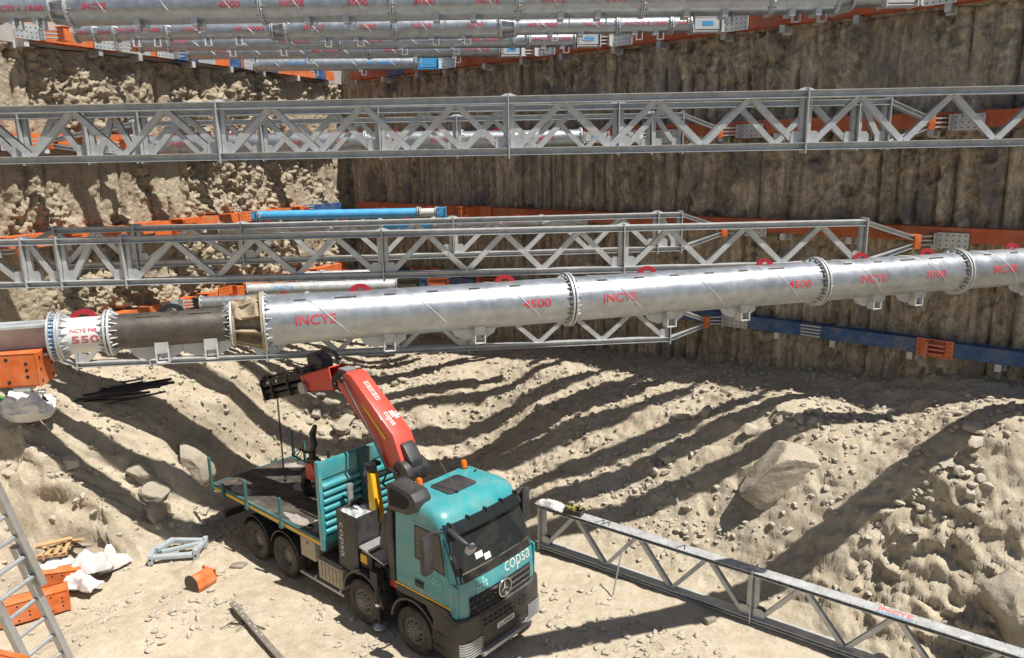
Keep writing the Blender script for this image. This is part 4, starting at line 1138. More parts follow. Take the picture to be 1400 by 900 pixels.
# doors, side windows, stripes, handles
for sd in (-1, 1):
    hwz = lambda z: lev(z)[1]
    def sp(x, z, o): return (x, sd * (hwz(z) + o), z)
    b = MB()
    x0, x1 = -1.42, -.38
    ol = [(x0, 1.5), (x1 + .1, 1.5), (x1 + .1, 1.8), (x1, 2.1), (x1 - .2, 3.02), (x0, 3.02)]
    b.prism(ol, lambda u, v, w: sp(u, v, w), .002, .008); dr = b.build('door', TEAL, truck)
    b = MB(); b.prism([(x0 + .1, 2.28), (x1 - .10, 2.18), (x1 - .25, 2.93), (x0 + .1, 2.93)], lambda u, v, w: sp(u, v, w), .008, .013); b.build('side_window', GLASS, dr)
    b = MB(); b.prism([(x0 + .06, 2.24), (x1 - .05, 2.13), (x1 - .22, 2.97), (x0 + .06, 2.97)], lambda u, v, w: sp(u, v, w), .008, .0105); b.build('window_seal', BLACKP, dr)
    b = MB(); b.prism([(x0 + .06, 1.62), (x0 + .32, 1.62), (x0 + .32, 1.78), (x0 + .06, 1.78)], lambda u, v, w: sp(u, v, w), .008, .012)
    b.prism([(x0 + .1, 1.69), (x0 + .28, 1.69), (x0 + .28, 1.73), (x0 + .1, 1.73)], lambda u, v, w: sp(u, v, w), .008, .03); b.build('handle', BLACKP, dr)
    vs, fs = text2d('copsa', .50, .17, .0, 2); b = MB()
    b.add([sp(-.80 + (u if sd < 0 else -u), 1.90 + v, .011) for u, v in vs], fs); b.build('lettering', PALET, dr)
    dots(dr, lambda u, v, sd=sd, sp=sp: sp(-.95 + (u if sd < 0 else -u), 2.08 + v, .011), PALET, .045)
    b = MB(); b.prism([(CABR + .02, 1.45), (-.32, 1.45), (-.32, 1.49), (CABR + .02, 1.49)], lambda u, v, w: sp(u, v, w), .003, .012); b.build('yellow_stripe', YELLOW, truck)
    b = MB(); b.bb(CABR + .05, -.3, sd * 1.10, sd * 1.21, 1.28, 1.43); pt('sill', b, GREYP, bev=.02)
    # side deflector with slot behind the front corner
    b = MB(); b.prism([(-.36, 1.32), (-.14, 1.32), (-.12, 2.0), (-.30, 2.05)], lambda u, v, w: (u, sd * (w), v), 1.165, 1.20); pt('side_deflector', b, TEAL, bev=.015)
    # mirrors
    b = MB(); b.box((-.66, sd * 1.47, 2.65), (.15, .24, .80)); mi = pt('mirror', b, GREYP, bev=.045)
    b = MB(); b.bb(-.742, -.738, sd * 1.37, sd * 1.57, 2.30, 3.0); b.build('mirror_glass', GLASS, mi)
    b = MB(); b.tube([(-.55, sd * 1.12, 3.05), (-.62, sd * 1.35, 3.10), (-.64, sd * 1.46, 3.03)], .035, 8); b.build('mirror_arm', GREYP, mi)
    if sd < 0:
        b = MB(); b.tube([(-.42, -1.06, 3.10), (-.1, -1.12, 3.06), (.10, -1.05, 2.93)], [.05, .06, .05], 8); ma = pt('front_mirror', b, GREYP, smooth=60)
        b = MB(); b.box((.13, -1.03, 2.88), (.14, .20, .16), Matrix.Rotation(.4, 3, 'Y')); b.build('mirror_glass', ALUM, ma, bev=.03)
    # mudguards of the two front axles
    for xc, w in ((-1.44, .36), (-3.14, .34)):
        b = MB(); n_ = 14; vs = []; fs = []
        for k in range(n_ + 1):
            t = PI * (.04 + .92 * k / n_); r0 = .66
            for rr, yy in ((r0, .80), (r0, 1.24), (r0 + .05, 1.24), (r0 + .05, .80)): vs.append((xc + rr * math.cos(t) * 1.02, sd * yy, .55 + rr * math.sin(t)))
        for k in range(n_):
            for j in range(4): fs.append((k * 4 + j, k * 4 + (j + 1) % 4, k * 4 + 4 + (j + 1) % 4, k * 4 + 4 + j))
        b.add(vs, fs); pt('mudguard', b, GREYP, smooth=40)
    for xc in (-6.29, -7.64):
        b = MB(); n_ = 12; vs = []; fs = []
        for k in range(n_ + 1):
            t = PI * (.1 + .8 * k / n_); r0 = .62
            for rr, yy in ((r0, .70), (r0, 1.22), (r0 + .03, 1.22), (r0 + .03, .70)): vs.append((xc + rr * math.cos(t), sd * yy, .56 + rr * math.sin(t)))
        for k in range(n_):
            for j in range(4): fs.append((k * 4 + j, k * 4 + (j + 1) % 4, k * 4 + 4 + (j + 1) % 4, k * 4 + 4 + j))
        b.add(vs, fs); pt('mudguard', b, BLACKP, smooth=40)
    b = MB(); b.prism([(-.86, .62), (-.55, .40), (-.22, .40), (-.22, 1.27), (-.40, 1.44), (-1.0, 1.44), (-1.0, 1.28), (-.80, 1.05)], lambda u, v, w: (u, sd * w, v), 1.16, 1.235); pt('front_side_panel', b, GREYP, bev=.015)
    # steps below the door
    b = MB(); b.prism([(-.80, .40), (-.45, .36), (-.45, 1.27), (-.74, 1.27), (-.86, .85)], lambda u, v, w: (u, sd * w, v), .95, 1.24); st_ = pt('entry_steps', b, GREYP, bev=.02)
    b = MB(); b.bb(-.74, -.47, sd * 1.10, sd * 1.26, .52, .56); b.bb(-.70, -.47, sd * 1.10, sd * 1.26, .82, .86); b.build('step_tread', BLACKP, st_)
# roof fittings
b = MB(); b.prism([(-1.62, -.42), (-1.10, -.42), (-1.04, -.36), (-1.04, .36), (-1.10, .42), (-1.62, .42), (-1.68, .36), (-1.68, -.36)], lambda u, v, w: (u, v, 3.425 + w), 0, .03)
pt('roof_hatch', b, GREYP, bev=.01)
for x, y in ((-1.86, -.52), (-1.82, .78)):
    b = MB(); b.cyl((x, y, 3.33), (x, y, 3.45), .085, 16); bc = pt('beacon', b, BLACKP)
    b = MB(); b.lathe([(.07, 0), (.07, .12), (.05, .165), (.001, .17), (.001, 0)], (x, y, 3.45), (0, 0, 1), 16); b.build('amber_lens', AMBER, bc, smooth=50)
b = MB(); b.cyl((-1.05, -.22, 3.4), (-1.05, -.22, 3.46), .045, 10); b.tube([(-1.05, -.22, 3.44), (-1.3, -.22, 3.75), (-1.55, -.22, 4.02)], .006, 5); pt('aerial', b, BLACKP)
b = MB(); b.cyl((-1.5, .79, 3.36), (-1.5, .79, 3.44), .03, 8); b.cyl((-1.5, .79, 3.44), (-1.45, .79, 3.5), .018, 8); pt('aerial', b, BLACKP)
b = MB()
for y in (-.62, .62):
    b.bb(-1.8, -1.0, y - .012, y + .012, 3.375, 3.402)
pt('roof_ribs', b, TEAL)
# snorkel air intake on the right rear corner of the cab
b = MB(); b.prism([(-2.06, 3.12), (-1.45, 3.16), (-1.22, 3.3), (-1.18, 3.52), (-1.30, 3.66), (-1.95, 3.74), (-2.08, 3.68)], lambda u, v, w: (u, w, v), -1.24, -.80)
sn = pt('air_intake', b, GREYP, bev=.03)
b = MB(); b.prism([(-1.98, 3.24), (-1.52, 3.27), (-1.40, 3.36), (-1.38, 3.50), (-1.48, 3.56), (-1.98, 3.63)], lambda u, v, w: (u, w, v), -1.25, -1.238); b.build('intake_grille', HOLE, sn)
b = MB(); b.bb(-2.25, -2.06, -1.15, -.85, 1.4, 3.05); pt('intake_duct', b, GREYP, bev=.03)

# ------------ flat bed
X0, X1, BZ = -9.68, -4.58, 1.56
b = MB(); b.bb(X0 + .04, X1 - .04, -1.19, 1.19, BZ - .06, BZ); bed = pt('bed_floor', b, BEDWOOD)
SUNPATCH = mat('sunlit_boards', (0.27, 0.245, 0.22), .85, 0, .35, 5)  # paler boards: sunlight reaching the dark bed, painted in as patches
for (a, c, y0, y1) in ((X0 + .5, X0 + 1.5, -1.15, -.75), (-6.55, -5.2, -1.15, -.82), (-5.6, -4.75, -1.15, -.45), (-7.9, -7.1, .0, .55), (-9.4, -8.5, .6, 1.1)):
    b = MB(); nn = 15; rp_ = random.Random(int(a * 100)); cxm, cym = (a + c) / 2, (y0 + y1) / 2
    ol = [(cxm + (c - a) / 2 * math.cos(2 * PI * k / nn) * rp_.uniform(.65, 1.1), cym + (y1 - y0) / 2 * math.sin(2 * PI * k / nn) * rp_.uniform(.65, 1.1)) for k in range(nn)]
    b.prism(ol, lambda u, v, w: (u, max(-1.17, min(1.17, v)), BZ + w), .0, .006); b.build('painted_sun_patch', SUNPATCH, bed)
b = MB()
for sd in (-1, 1): b.bb(X0, X1, sd * 1.20, sd * 1.26, BZ - .16, BZ + .012)
b.bb(X0 - .0, X0 + .05, -1.2, 1.2, BZ - .16, BZ + .012); b.bb(X1 - .04, X1, -1.2, 1.2, BZ - .16, BZ + .01)
for k in range(12):
    x = X0 + .25 + k * .42; b.bb(x - .03, x + .03, -1.18, 1.18, BZ - .2, BZ - .062)
for y in (-.43, .43): b.bb(X0, X1, y - .04, y + .04, 1.07, BZ - .062)
sr = pt('bed_frame', b, TEALD)
b = MB()
for sd in (-1, 1): b.bb(X0, X1, sd * 1.262, sd * 1.268, BZ - .13, BZ - .055)
b.build('reflective_strip', YELLOW, sr)
for x in (X0 + .08, -9.0, -7.8, -6.18):
    for sd in (-1, 1):
        hgt = .80 if x < -9.5 else (.62 if x > -9 or sd > 0 else .2)
        b = MB(); b.bb(x - .045, x + .045, sd * 1.272, sd * 1.33, BZ - .18, BZ + hgt); b.bb(x - .06, x + .06, sd * 1.268, sd * 1.34, BZ - .18, BZ - .02)
        pt('stake', b, TEALD, bev=.008)
b = MB(); b.cyl((-5.55, 1.28, BZ - .1), (-5.55, 1.28, BZ + 1.35), .045, 10); sk = pt('stake', b, BLACKP)
b = MB(); b.cyl((-5.55, 1.28, BZ + 1.35), (-5.55, 1.28, BZ + 1.45), .065, 10); b.build('stake_cap', WHITE, sk)
# headboard
HX, HB0, HB1 = -4.54, 1.42, 3.5
b = MB(); b.bb(HX - .02, HX + .02, -1.25, 1.25, HB0, HB1)
for y in (-1.22, 1.22): b.bb(HX - .06, HX + .07, y - .05, y + .05, HB0 - .1, HB1 + .02)
hb = pt('headboard', b, TEAL, bev=.006)
b = MB()
for k in range(8):
    z = HB0 + .18 + k * .185
    for (y0, y1) in ((-1.17, -.12), (.28, 1.17)):
        if z > 2.75 and y0 > 0: continue
        b.prism([(0, -.07), (.085, -.045), (.085, .02), (0, .07)], lambda u, v, w: (HX + .02 + u, w, z + v), y0, y1)
b.bb(HX + .021, HX + .05, -1.17, -.12, 3.08, 3.47); b.bb(HX + .021, HX + .05, .28, 1.17, 3.12, 3.47)
b.bb(HX + .021, HX + .20, .30, 1.10, 2.82, 2.90)
b.build('corrugation', TEAL, hb, bev=.008)
b = MB(); b.bb(HX + .021, HX + .12, -.10, .26, HB0, HB1 - .01); b.build('shaded_centre_post', TEALD, hb, bev=.01)  # post in darker teal, the crane column's shadow put into its colour
vs, fs = text2d('copsa', .62, .07, .02, 1); b = MB(); b.add([(HX + .005 + v, -1.274, 2.35 - u) for u, v in vs], fs); b.build('lettering', PALET, hb)
# boxes, tanks and tower between cab and bed
b = MB(); b.bb(-5.52, -4.92, -1.22, -.55, .86, 1.38); tb = pt('tool_box', b, BEIGEBOX, bev=.02)
b = MB(); b.cyl((-5.22, -1.225, 1.27), (-5.22, -1.235, 1.27), .03, 10); b.build('lock', BLACKP, tb)
b = MB(); b.bb(-4.88, -3.92, -1.20, -.50, .46, .98); tk = pt('fuel_tank', b, BEIGEBOX, bev=.06)
b = MB()
for k in range(6): b.bb(-4.76 + k * .14, -4.70 + k * .14, -1.222, -1.195, .54, .92)
b.build('tank_ribs', BEIGEBOX, tk, bev=.008)
b = MB(); b.bb(-4.8, -3.95, -1.15, -.55, .985, 1.06); b.build('tank_cover', GREYP, tk, bev=.02)
b = MB(); b.bb(-5.6, -3.85, -1.24, -1.16, .36, .42); b.bb(-5.0, -4.95, -1.24, -1.16, .36, .5); b.bb(-4.0, -3.95, -1.24, -1.16, .36, .5); pt('side_guard', b, ALUM, bev=.01)
b = MB(); b.bb(-4.88, -3.92, .50, 1.20, .46, .98); b.bb(-5.52, -4.92, .55, 1.22, .6, 1.35); pt('battery_box', b, GREYP, bev=.04)
# tall grey cover with lettering (right side), rubble in its open top
b = MB()
for (y0, y1, x0, x1) in ((-1.12, -1.09, -4.1, -3.35), (-.50, -.47, -4.1, -3.35), (-1.12, -.47, -4.1, -4.07), (-1.12, -.47, -3.38, -3.35)): b.bb(x0, x1, y0, y1, 1.05, 2.45)
tw_ = pt('tower_cover', b, GREYP, bev=.012)
b = MB(); b.grid(lambda i, j: (-4.08 + .71 * i, -1.1 + .61 * j, 2.36 + .07 * math.sin(9 * i + 5 * j) * math.sin(7 * j)), 12, 12); b.build('stored_chain', GALV_TRUSS, tw_)
vs, fs = text2d('copsa', .85, .17, .0, 2); b = MB(); b.add([(-3.96 + v, -1.125, 1.75 - u) for u, v in vs], fs); b.build('lettering', WHITE, tw_)
b = MB(); b.cyl((-4.2, -.62, 1.3), (-4.2, -.62, 2.78), .07, 12); b.cyl((-4.2, -.62, 2.78), (-4.2, -.62, 2.86), .08, 12); pt('exhaust_pipe', b, ALUM)
# stabiliser leg beside the second axle
b = MB(); b.bb(-2.72, -2.46, -1.15, 1.15, 1.02, 1.26); stb = pt('stabiliser_beam', b, DARKSTEEL, bev=.02)
for sd in (-1, 1):
    b = MB(); b.cyl((-2.6, sd * 1.2, .62), (-2.6, sd * 1.2, 1.42), .085, 14); b.cyl((-2.6, sd * 1.2, .22), (-2.6, sd * 1.2, .62), .055, 12); b.bb(-2.72, -2.48, sd * 1.10, sd * 1.31, 1.2, 1.5)
    lg = pt('stabiliser_leg', b, DARKSTEEL, smooth=40)
    b = MB(); b.lathe([(.001, 0), (.16, 0), (.16, .03), (.06, .10), (.001, .10)], (-2.6, sd * 1.2, .12), (0, 0, 1), 18); b.build('foot_plate', ALUM, lg, smooth=40)
    b = MB(); b.cyl((-2.6, sd * 1.2, .66), (-2.6, sd * 1.2, .72), .09, 14); b.build('collar', CHROME, lg)
b = MB(); b.bb(-3.05, -2.35, -1.05, -.35, 1.28, 1.55); b.bb(-3.28, -2.9, -1.1, -.6, 1.3, 1.75); cbx = pt('control_box', b, DARKSTEEL, bev=.02)
b = MB(); b.prism([(-3.3, 1.76), (-2.45, 1.62), (-2.45, 1.66), (-3.3, 1.80)], lambda u, v, w: (u, w, v), -1.12, -.5); b.build('control_cover', ALUM, cbx)
b = MB(); b.bb(-3.29, -3.06, -1.108, -1.104, 1.42, 1.62); b.build('warning_plate', YELLOW, cbx)
b = MB(); b.bb(-2.45, -2.15, -1.0, -.3, 1.1, 1.75); pt('red_tank', b, CRED, bev=.03)
b = MB(); b.prism([(-2.75, 1.9), (-2.25, 1.9), (-2.2, 2.35), (-2.45, 2.75), (-2.6, 2.75)], lambda u, v, w: (u, w, v), -1.0, -.62); pt('side_cowl', b, GREYP, bev=.04)

# ------------ crane (boom folded back over the bed)
b = MB(); b.bb(-3.45, -2.35, -.55, .55, 1.06, 1.45); b.bb(-3.35, -2.5, -.38, .38, 1.45, 1.95); pt('crane_base', b, DARKSTEEL, bev=.03)
b = MB(); b.prism([(-3.25, 1.95), (-2.6, 1.95), (-2.55, 2.9), (-2.62, 3.5), (-2.95, 3.6), (-3.1, 3.0)], lambda u, v, w: (u, w, v), -.22, .22); colm = pt('crane_column', b, CRED, bev=.03)
b = MB(); b.cyl((-2.72, -.33, 3.42), (-2.72, .33, 3.42), .27, 28); b.bb(-2.86, -2.52, -.31, .31, 2.98, 3.3); b.build('pivot_cover', GREYP, colm, bev=.06)
b = MB(); b.bb(-2.50, -2.46, -.36, .02, 2.96, 3.22)
yp = b.build('capacity_plate', YELLOW, colm)
b = MB()
for z in (3.05, 3.135): b.bb(-2.458, -2.454, -.36, .02, z - .006, z + .006)
for y in (-.23, -.11): b.bb(-2.458, -2.454, y - .006, y + .006, 2.96, 3.22)
b.build('plate_lines', BLACKP, yp)
def boom(pts, w0, w1):
    """closed side outline (x,z); half width tapers from the first to the last point height"""
    bb_ = MB(); n_ = len(pts); zs = [p[1] for p in pts]; z0, z1 = min(zs), max(zs)
    vs = []
    for s_ in (-1, 1):
        for x, z in pts:
            w = w0 + (w1 - w0) * (z - z0) / (z1 - z0); vs.append((x, s_ * w, z))
    fs = [tuple(reversed(range(n_))), tuple(range(n_, 2 * n_))] + [(i, (i + 1) % n_, n_ + (i + 1) % n_, n_ + i) for i in range(n_)]
    return bb_.add(vs, fs)
mb_ = boom([(-2.74, 3.40), (-2.70, 3.66), (-2.97, 4.25), (-4.42, 5.36), (-4.60, 5.40), (-4.93, 5.18), (-4.95, 5.0), (-3.60, 3.93), (-3.15, 3.35)], .285, .235).build('main_boom', CRED, truck, bev=.025)
# boom top surface lettering
p0, p1 = Vector((-2.97, 0, 4.25)), Vector((-4.42, 0, 5.36)); dB = (p1 - p0).normalized(); nB = Vector((dB.z, 0, -dB.x))
if nB.x < 0: nB = -nB
def on_boom(u, v, c, o=.006): return tuple(p0 + dB * (c - u) + Vector((0, 0, 0)) + Vector((0, v, 0)) + nB * o)
vs, fs = text2d('copsa', .40, .15, .01, 1); b = MB()
b.add([tuple(p0 + dB * (.42 - u) + Vector((0, -.08 + v, 0)) + nB * .006) for u, v in vs], fs)
b.build('lettering', WHITE, mb_)
dots(mb_, lambda u, v: tuple(p0 + dB * (.46 - u) + Vector((0, .12 + v, 0)) + nB * .006), WHITE, .06)
b = MB()
for r_ in range(3):
    x = 0
    for k in range(9):
        L_ = .03 + .03 * ((k * 7 + r_ * 3) % 3); q = .012
        c0 = .98 + x; x += L_ + .018
        if x > .6: break
        b.add([tuple(p0 + dB * c + Vector((0, -.04 + r_ * .05 + s_ * q, 0)) + nB * .006) for c, s_ in ((c0, -1), (c0 + L_, -1), (c0 + L_, 1), (c0, 1))], [(0, 1, 2, 3)])
b.build('small_print', WHITE, mb_)
b = MB(); dS = dB
for c0, c1 in ((.1, 1.2),):
    b.add([tuple(p0 + dB * c - nB * o + Vector((0, -.283 + .03 * (c - .1), 0)) * 1.0) for c, o in ((c0, .30), (c1, .30), (c1, .22), (c0, .22))], [(0, 1, 2, 3)])
b.build('warning_strip', YELLOW, mb_)
b = MB(); b.prism([(-2.50, 3.5), (-2.52, 3.70), (-2.74, 4.0), (-2.86, 4.06), (-2.95, 3.9), (-2.75, 3.5)], lambda u, v, w: (u + .02, w, v), -.17, .17); b.build('boom_foot_plate', GREYP, mb_, bev=.03)
b = MB(); b.cyl((-3.0, 0, 2.7), (-3.45, 0, 3.75), .10, 14); b.cyl((-3.45, 0, 3.75), (-3.62, 0, 4.2), .06, 12); pt('lift_cylinder', b, BLACKBOOM, smooth=40)
b = MB(); b.cyl((-3.3, .0, 3.75), (-4.3, .0, 4.8), .08, 12); b.tube([(-3.1, -.32, 3.3), (-3.5, -.36, 4.0), (-4.3, -.34, 4.9), (-4.6, -.3, 5.2)], .03, 8); b.tube([(-3.0, -.34, 2.9), (-3.2, -.45, 3.1), (-3.0, -.4, 3.5), (-2.75, -.36, 3.4)], .035, 8); pt('knuckle_cylinder', b, BLACKBOOM, smooth=40)
# knuckle links
b = MB()
for y in (-.2, .2):
    b.prism([(-4.62, 5.36), (-4.55, 5.12), (-4.85, 4.86), (-5.08, 4.92), (-5.20, 5.15), (-4.95, 5.36)], lambda u, v, w: (u, w + y, v), -.03, .03)
b.cyl((-4.75, -.29, 5.2), (-4.75, .29, 5.2), .08, 12); b.cyl((-5.05, -.28, 5.02), (-5.05, .28, 5.02), .07, 12)
kl_ = pt('knuckle_link', b, DARKSTEEL, bev=.01)
b = MB(); b.bb(-5.0, -4.68, -.15, .15, 5.37, 5.42); b.build('link_cover', ALUM, kl_, bev=.01)
# outer boom: red box sleeve (open end towards the knuckle)
ax0, ax1 = Vector((-5.18, 0, 5.14)), Vector((-6.42, 0, 4.80)); dO = (ax1 - ax0).normalized(); uO = Vector((-dO.z, 0, dO.x));
if uO.z < 0: uO = -uO
def slv(b, a, c, hw, hh0, hh1, th):
    for s_ in (-1, 1):
        vs = []
        for y in (s_ * hw, s_ * (hw - th)):
            vs += [tuple(a + uO * hh0 + Vector((0, y, 0))), tuple(c + uO * hh1 + Vector((0, y, 0))), tuple(c - uO * hh1 + Vector((0, y, 0))), tuple(a - uO * hh0 + Vector((0, y, 0)))]
        b.add(vs, [(0, 1, 2, 3), (7, 6, 5, 4), (0, 4, 5, 1), (1, 5, 6, 2), (2, 6, 7, 3), (3, 7, 4, 0)])
        vs = []
        for o in (0, -th):
            for (p, hh) in ((a, hh0), (c, hh1)):
                for y in (-hw, hw): vs.append(tuple(p + uO * s_ * (hh + o) + Vector((0, y, 0))))
        b.add(vs, [(0, 1, 3, 2), (4, 6, 7, 5), (0, 2, 6, 4), (1, 5, 7, 3), (0, 4, 5, 1), (2, 3, 7, 6)])
b = MB(); slv(b, ax0, ax1, .25, .29, .20, .03); ob_ = pt('outer_boom', b, CRED)
b = MB(); b.cyl((-6.3, -.30, 4.72), (-6.3, .30, 4.72), .10, 14); b.cyl((-6.3, -.36, 4.72), (-6.3, -.27, 4.72), .15, 16); b.build('boom_pin', ALUM, ob_, smooth=40)
# folded black extension boom
e0, e1 = Vector((-6.0, 0, 4.98)), Vector((-8.45, 0, 4.22)); dE = (e1 - e0).normalized(); uE = Vector((-dE.z, 0, dE.x)); uE = uE if uE.z > 0 else -uE
b = MB()
for k, (w, h, o) in enumerate(((.30, .15, .14), (.26, .10, -.06), (.22, .13, -.22))):
    b.beam(e0 + uE * o, e1 + uE * o + dE * (-.1 * k), w * 1.5, h, uE)
for f in (.12, .45, .78, .96):
    b.beam(e0 + (e1 - e0) * f - uE * .30, e0 + (e1 - e0) * f + uE * .25, .50, .07, dE)
ext = pt('extension_boom', b, BLACKBOOM, bev=.012)
b = MB()
for k, (y, o) in enumerate(((-.2, .26), (-.08, .29), (.1, .27), (.2, .31))):
    b.tube([tuple(e0 + (e1 - e0) * f + uE * (o + .03 * math.sin(f * 7 + k)) + Vector((0, y, 0))) for f in np.linspace(0, .97, 10)], .022, 6)
for f in (.3, .5, .62, .85, .93): b.box(e0 + (e1 - e0) * f + uE * .30 + Vector((0, -.12, 0)), (.12, .10, .10))
b.build('hoses', BLACKP, ext, smooth=50)
b = MB()
for f, y in ((.55, -.36), (.72, -.36), (.97, -.28), (.90, -.1)): b.box(e0 + (e1 - e0) * f + uE * .16 + Vector((0, y, 0)), (.09, .05, .07))
b.build('valve_block', CHROME, ext, bev=.01)
b = MB(); b.prism([(-6.05, 4.75), (-5.75, 4.85), (-5.85, 5.45), (-6.15, 5.60), (-6.45, 5.5), (-6.4, 5.1)], lambda u, v, w: (u, w, v), -.05, .30); b.tube([(-6.1, .0, 5.5), (-5.9, .1, 5.7), (-5.5, .15, 5.65), (-5.25, .12, 5.4)], .05, 8); pt('boom_bracket', b, GREYP, bev=.02)
# yellow upright cylinder guard beside the column
b = MB(); b.prism([(-3.65, 2.1), (-3.42, 2.05), (-3.36, 2.2), (-3.50, 3.25), (-3.66, 3.3)], lambda u, v, w: (u, w, v), -.52, -.30); yg = pt('cylinder_guard', b, YELLOW, bev=.015)
b = MB(); b.cyl((-3.56, -.41, 3.3), (-3.56, -.41, 3.52), .09, 12); b.bb(-3.66, -3.46, -.6, -.25, 3.42, 3.50); b.tube([(-3.56, -.6, 3.45), (-3.5, -.7, 3.3), (-3.5, -.65, 3.1)], .035, 6); b.build('valve_head', DARKSTEEL, yg)
# hook on its chain
b = MB(); hk = e1 - dE * .35 - uE * .3; z = hk.z
pts = [hk]; k = 0
while z > 1.95:
    b.ring((hk.x - .01, 0, z - .04), (0, 1, 0) if k % 2 else (1, 0, 0), .034, .016, .016, 8); z -= .055; k += 1
hc = pt('hook_chain', b, ROPE)
b = MB(); b.tube([(hk.x, 0, 1.98), (hk.x, 0, 1.86), (hk.x + .07, 0, 1.78), (hk.x + .08, 0, 1.70), (hk.x, 0, 1.64), (hk.x - .07, 0, 1.70)], .022, 8); b.build('hook', DARKSTEEL, hc, smooth=50)

# ------------ loose gear lying on the bed: a hydraulic clamp grab
_m = truck.matrix_basis if False else (Matrix.Translation((TX, TY, 0)) @ Matrix.Rotation(TH, 4, 'Z'))
gp = _m @ Vector((-6.75, .1, BZ + .006))
grab = thing('hydraulic_grab', 'red and black hydraulic grab standing on the truck bed behind the headboard', 'grab', tuple(gp), TH + .3)
b = MB(); b.bb(-.12, .12, -.12, .12, .78, 1.08); b.cyl((0, 0, 1.05), (0, 0, 1.25), .10, 14); b.build('rotator', BLACKBOOM, grab, bev=.015)
b = MB(); b.prism([(-.1, .55), (.14, .5), (.2, .75), (.1, 1.0), (-.1, .95)], lambda u, v, w: (u, w, v), -.2, .2); b.build('grab_body', CRED, grab, bev=.02)
for sx in (-1, 1):
    b = MB(); b.prism([(.05, .85), (.30, .60), (.36, .25), (.20, .0), (.10, .02), (.24, .28), (.18, .52), (.0, .70)], lambda u, v, w: (sx * u, w, v), -.14, .14); b.build('grab_arm', BLACKBOOM, grab, bev=.012)
b = MB(); b.tube([(0, .0, 1.2), (.05, .05, 1.45), (.02, .05, 1.72), (.12, .05, 1.95)], [.07, .09, .10, .06], 8); b.build('hanger_link', BLACKBOOM, grab, smooth=50)
b = MB()
for k in range(4):
    b.tube([(0, .1, 1.1), (-.25 - .05 * k, .12 * k - .2, 1.35 - .08 * k), (-.5, .15 * k - .2, 1.15 - .12 * k), (-.3, .1, .85)], .022, 6)
b.build('hoses', BLACKP, grab, smooth=50)
# ------------------------------------------------------------ truss standing on the ground by the slope
ga = at_z(735, 690, 1.2); gb = at_z(1400, 897, 1.2)
A_ = Vector((0.70, 18.80)); B_ = Vector((9.16, 12.28)); dG = (B_ - A_).normalized()
gt = thing('lattice_truss', 'long silver lattice truss standing on the pit floor beside the rubble slope', 'truss', (A_.x, A_.y, 0.70), math.atan2(dG.y, dG.x))
truss('', gt, 1.20, [0.0, 5.72, 11.44, 14.3], (None, None), w=.31, ch=.09, mt=GALV_TRUSS, bolts=True, dw=.095)
tl_ = toloc(gt)
# maker's name on the top chord
vs, fs = text2d('INCYE', .62, .17, .03, 1)
b = MB(); xc = 8.55; b.add([(xc + u, .02 + v, .604) for u, v in vs], fs); pl = b.build('lettering', mat('faded_red_print', (.6, .16, .14), .6), gt)
b = MB(); b.bb(xc - .33, xc + .33, -.13, -.10, .601, .604); b.build('blue_underline', BLUEMARK, gt)
b = MB()
for u in (1.72, 1.88, 3.9): 
    b.beam((u, -.13, .603), (u + .12, .12, .603), .03, .004); b.beam((u + .12, .12, .6035), (u + .2, -.1, .6035), .025, .004)
b.build('marker_strokes', BLACKP, gt)
for x in (1.0, 4.0, 6.5, 9.3, 12):
    pass
# timber packing under the truss
wb = at_z(970, 848, .06)
t = MB(); t.box((0, 0, 0), (.26, .16, .12)); o = t.build('timber_block', GREYWOOD, None, bev=.012); o.location = (wb.x, wb.y, .07); o.rotation_euler = (0.05, 0, .5)
tag(o, 'short pale timber block wedged under the ground truss', 'timber block')
# prop rod
f_ = at_z(838, 814, .02); top = at_z(851, 748, 1.15)
b = MB(); b.cyl((0, 0, 0), Vector(top) - Vector(f_), .018, 8); o = b.build('prop_rod', ALUM, None, smooth=40); o.location = f_
tag(o, 'thin metal prop rod leaning against the ground truss', 'rod')
# sack and tool box on the truss
def sheet(name, m, L, W, H_, seed, label, cat, loc, rz, group=None, n=26):
    b = MB()
    def f(i, j):
        u, v = i - .5, j - .5
        e = max(0, 1 - (abs(u) * 2) ** 4) * max(0, 1 - (abs(v) * 2) ** 4)
        nz = float(fbm(np.array(u * 3 + seed), np.array(v * 3), 4, seed))
        n2 = float(fbm(np.array(u * 6 + seed), np.array(v * 2), 3, seed + 3))
        return (u * L * (1 + .25 * n2), v * W * (1 + .35 * nz), H_ * e * (.65 + .9 * nz) + .015 + .04 * abs(n2))
    b.grid(f, n, n)
    k = len(b.v); top_ = list(b.v)
    b.grid(lambda i, j: (top_[int(round(i * n)) * (n + 1) + int(round(j * n))][0], top_[int(round(i * n)) * (n + 1) + int(round(j * n))][1], max(0, top_[int(round(i * n)) * (n + 1) + int(round(j * n))][2] - .03) * .9), n, n)
    o = b.build(name, m, None, smooth=75); o.location = loc; o.rotation_euler = (0, 0, rz)
    return tag(o, label, cat, group)
def on_gt(x, y, z):
    return Matrix.Translation(gt.location) @ gt.rotation_euler.to_matrix().to_4x4() @ Vector((x, y, z))
o = sheet('sack', SACK, .75, .36, .16, 3, 'crumpled white sack with red print on the end of the ground truss', 'sack', on_gt(.25, .02, 0.604), gt.rotation_euler.z)
tb_ = thing('tool_crate', 'small black crate of yellow fittings on the ground truss top', 'crate', on_gt(1.02, .0, 0.604), gt.rotation_euler.z + .15)
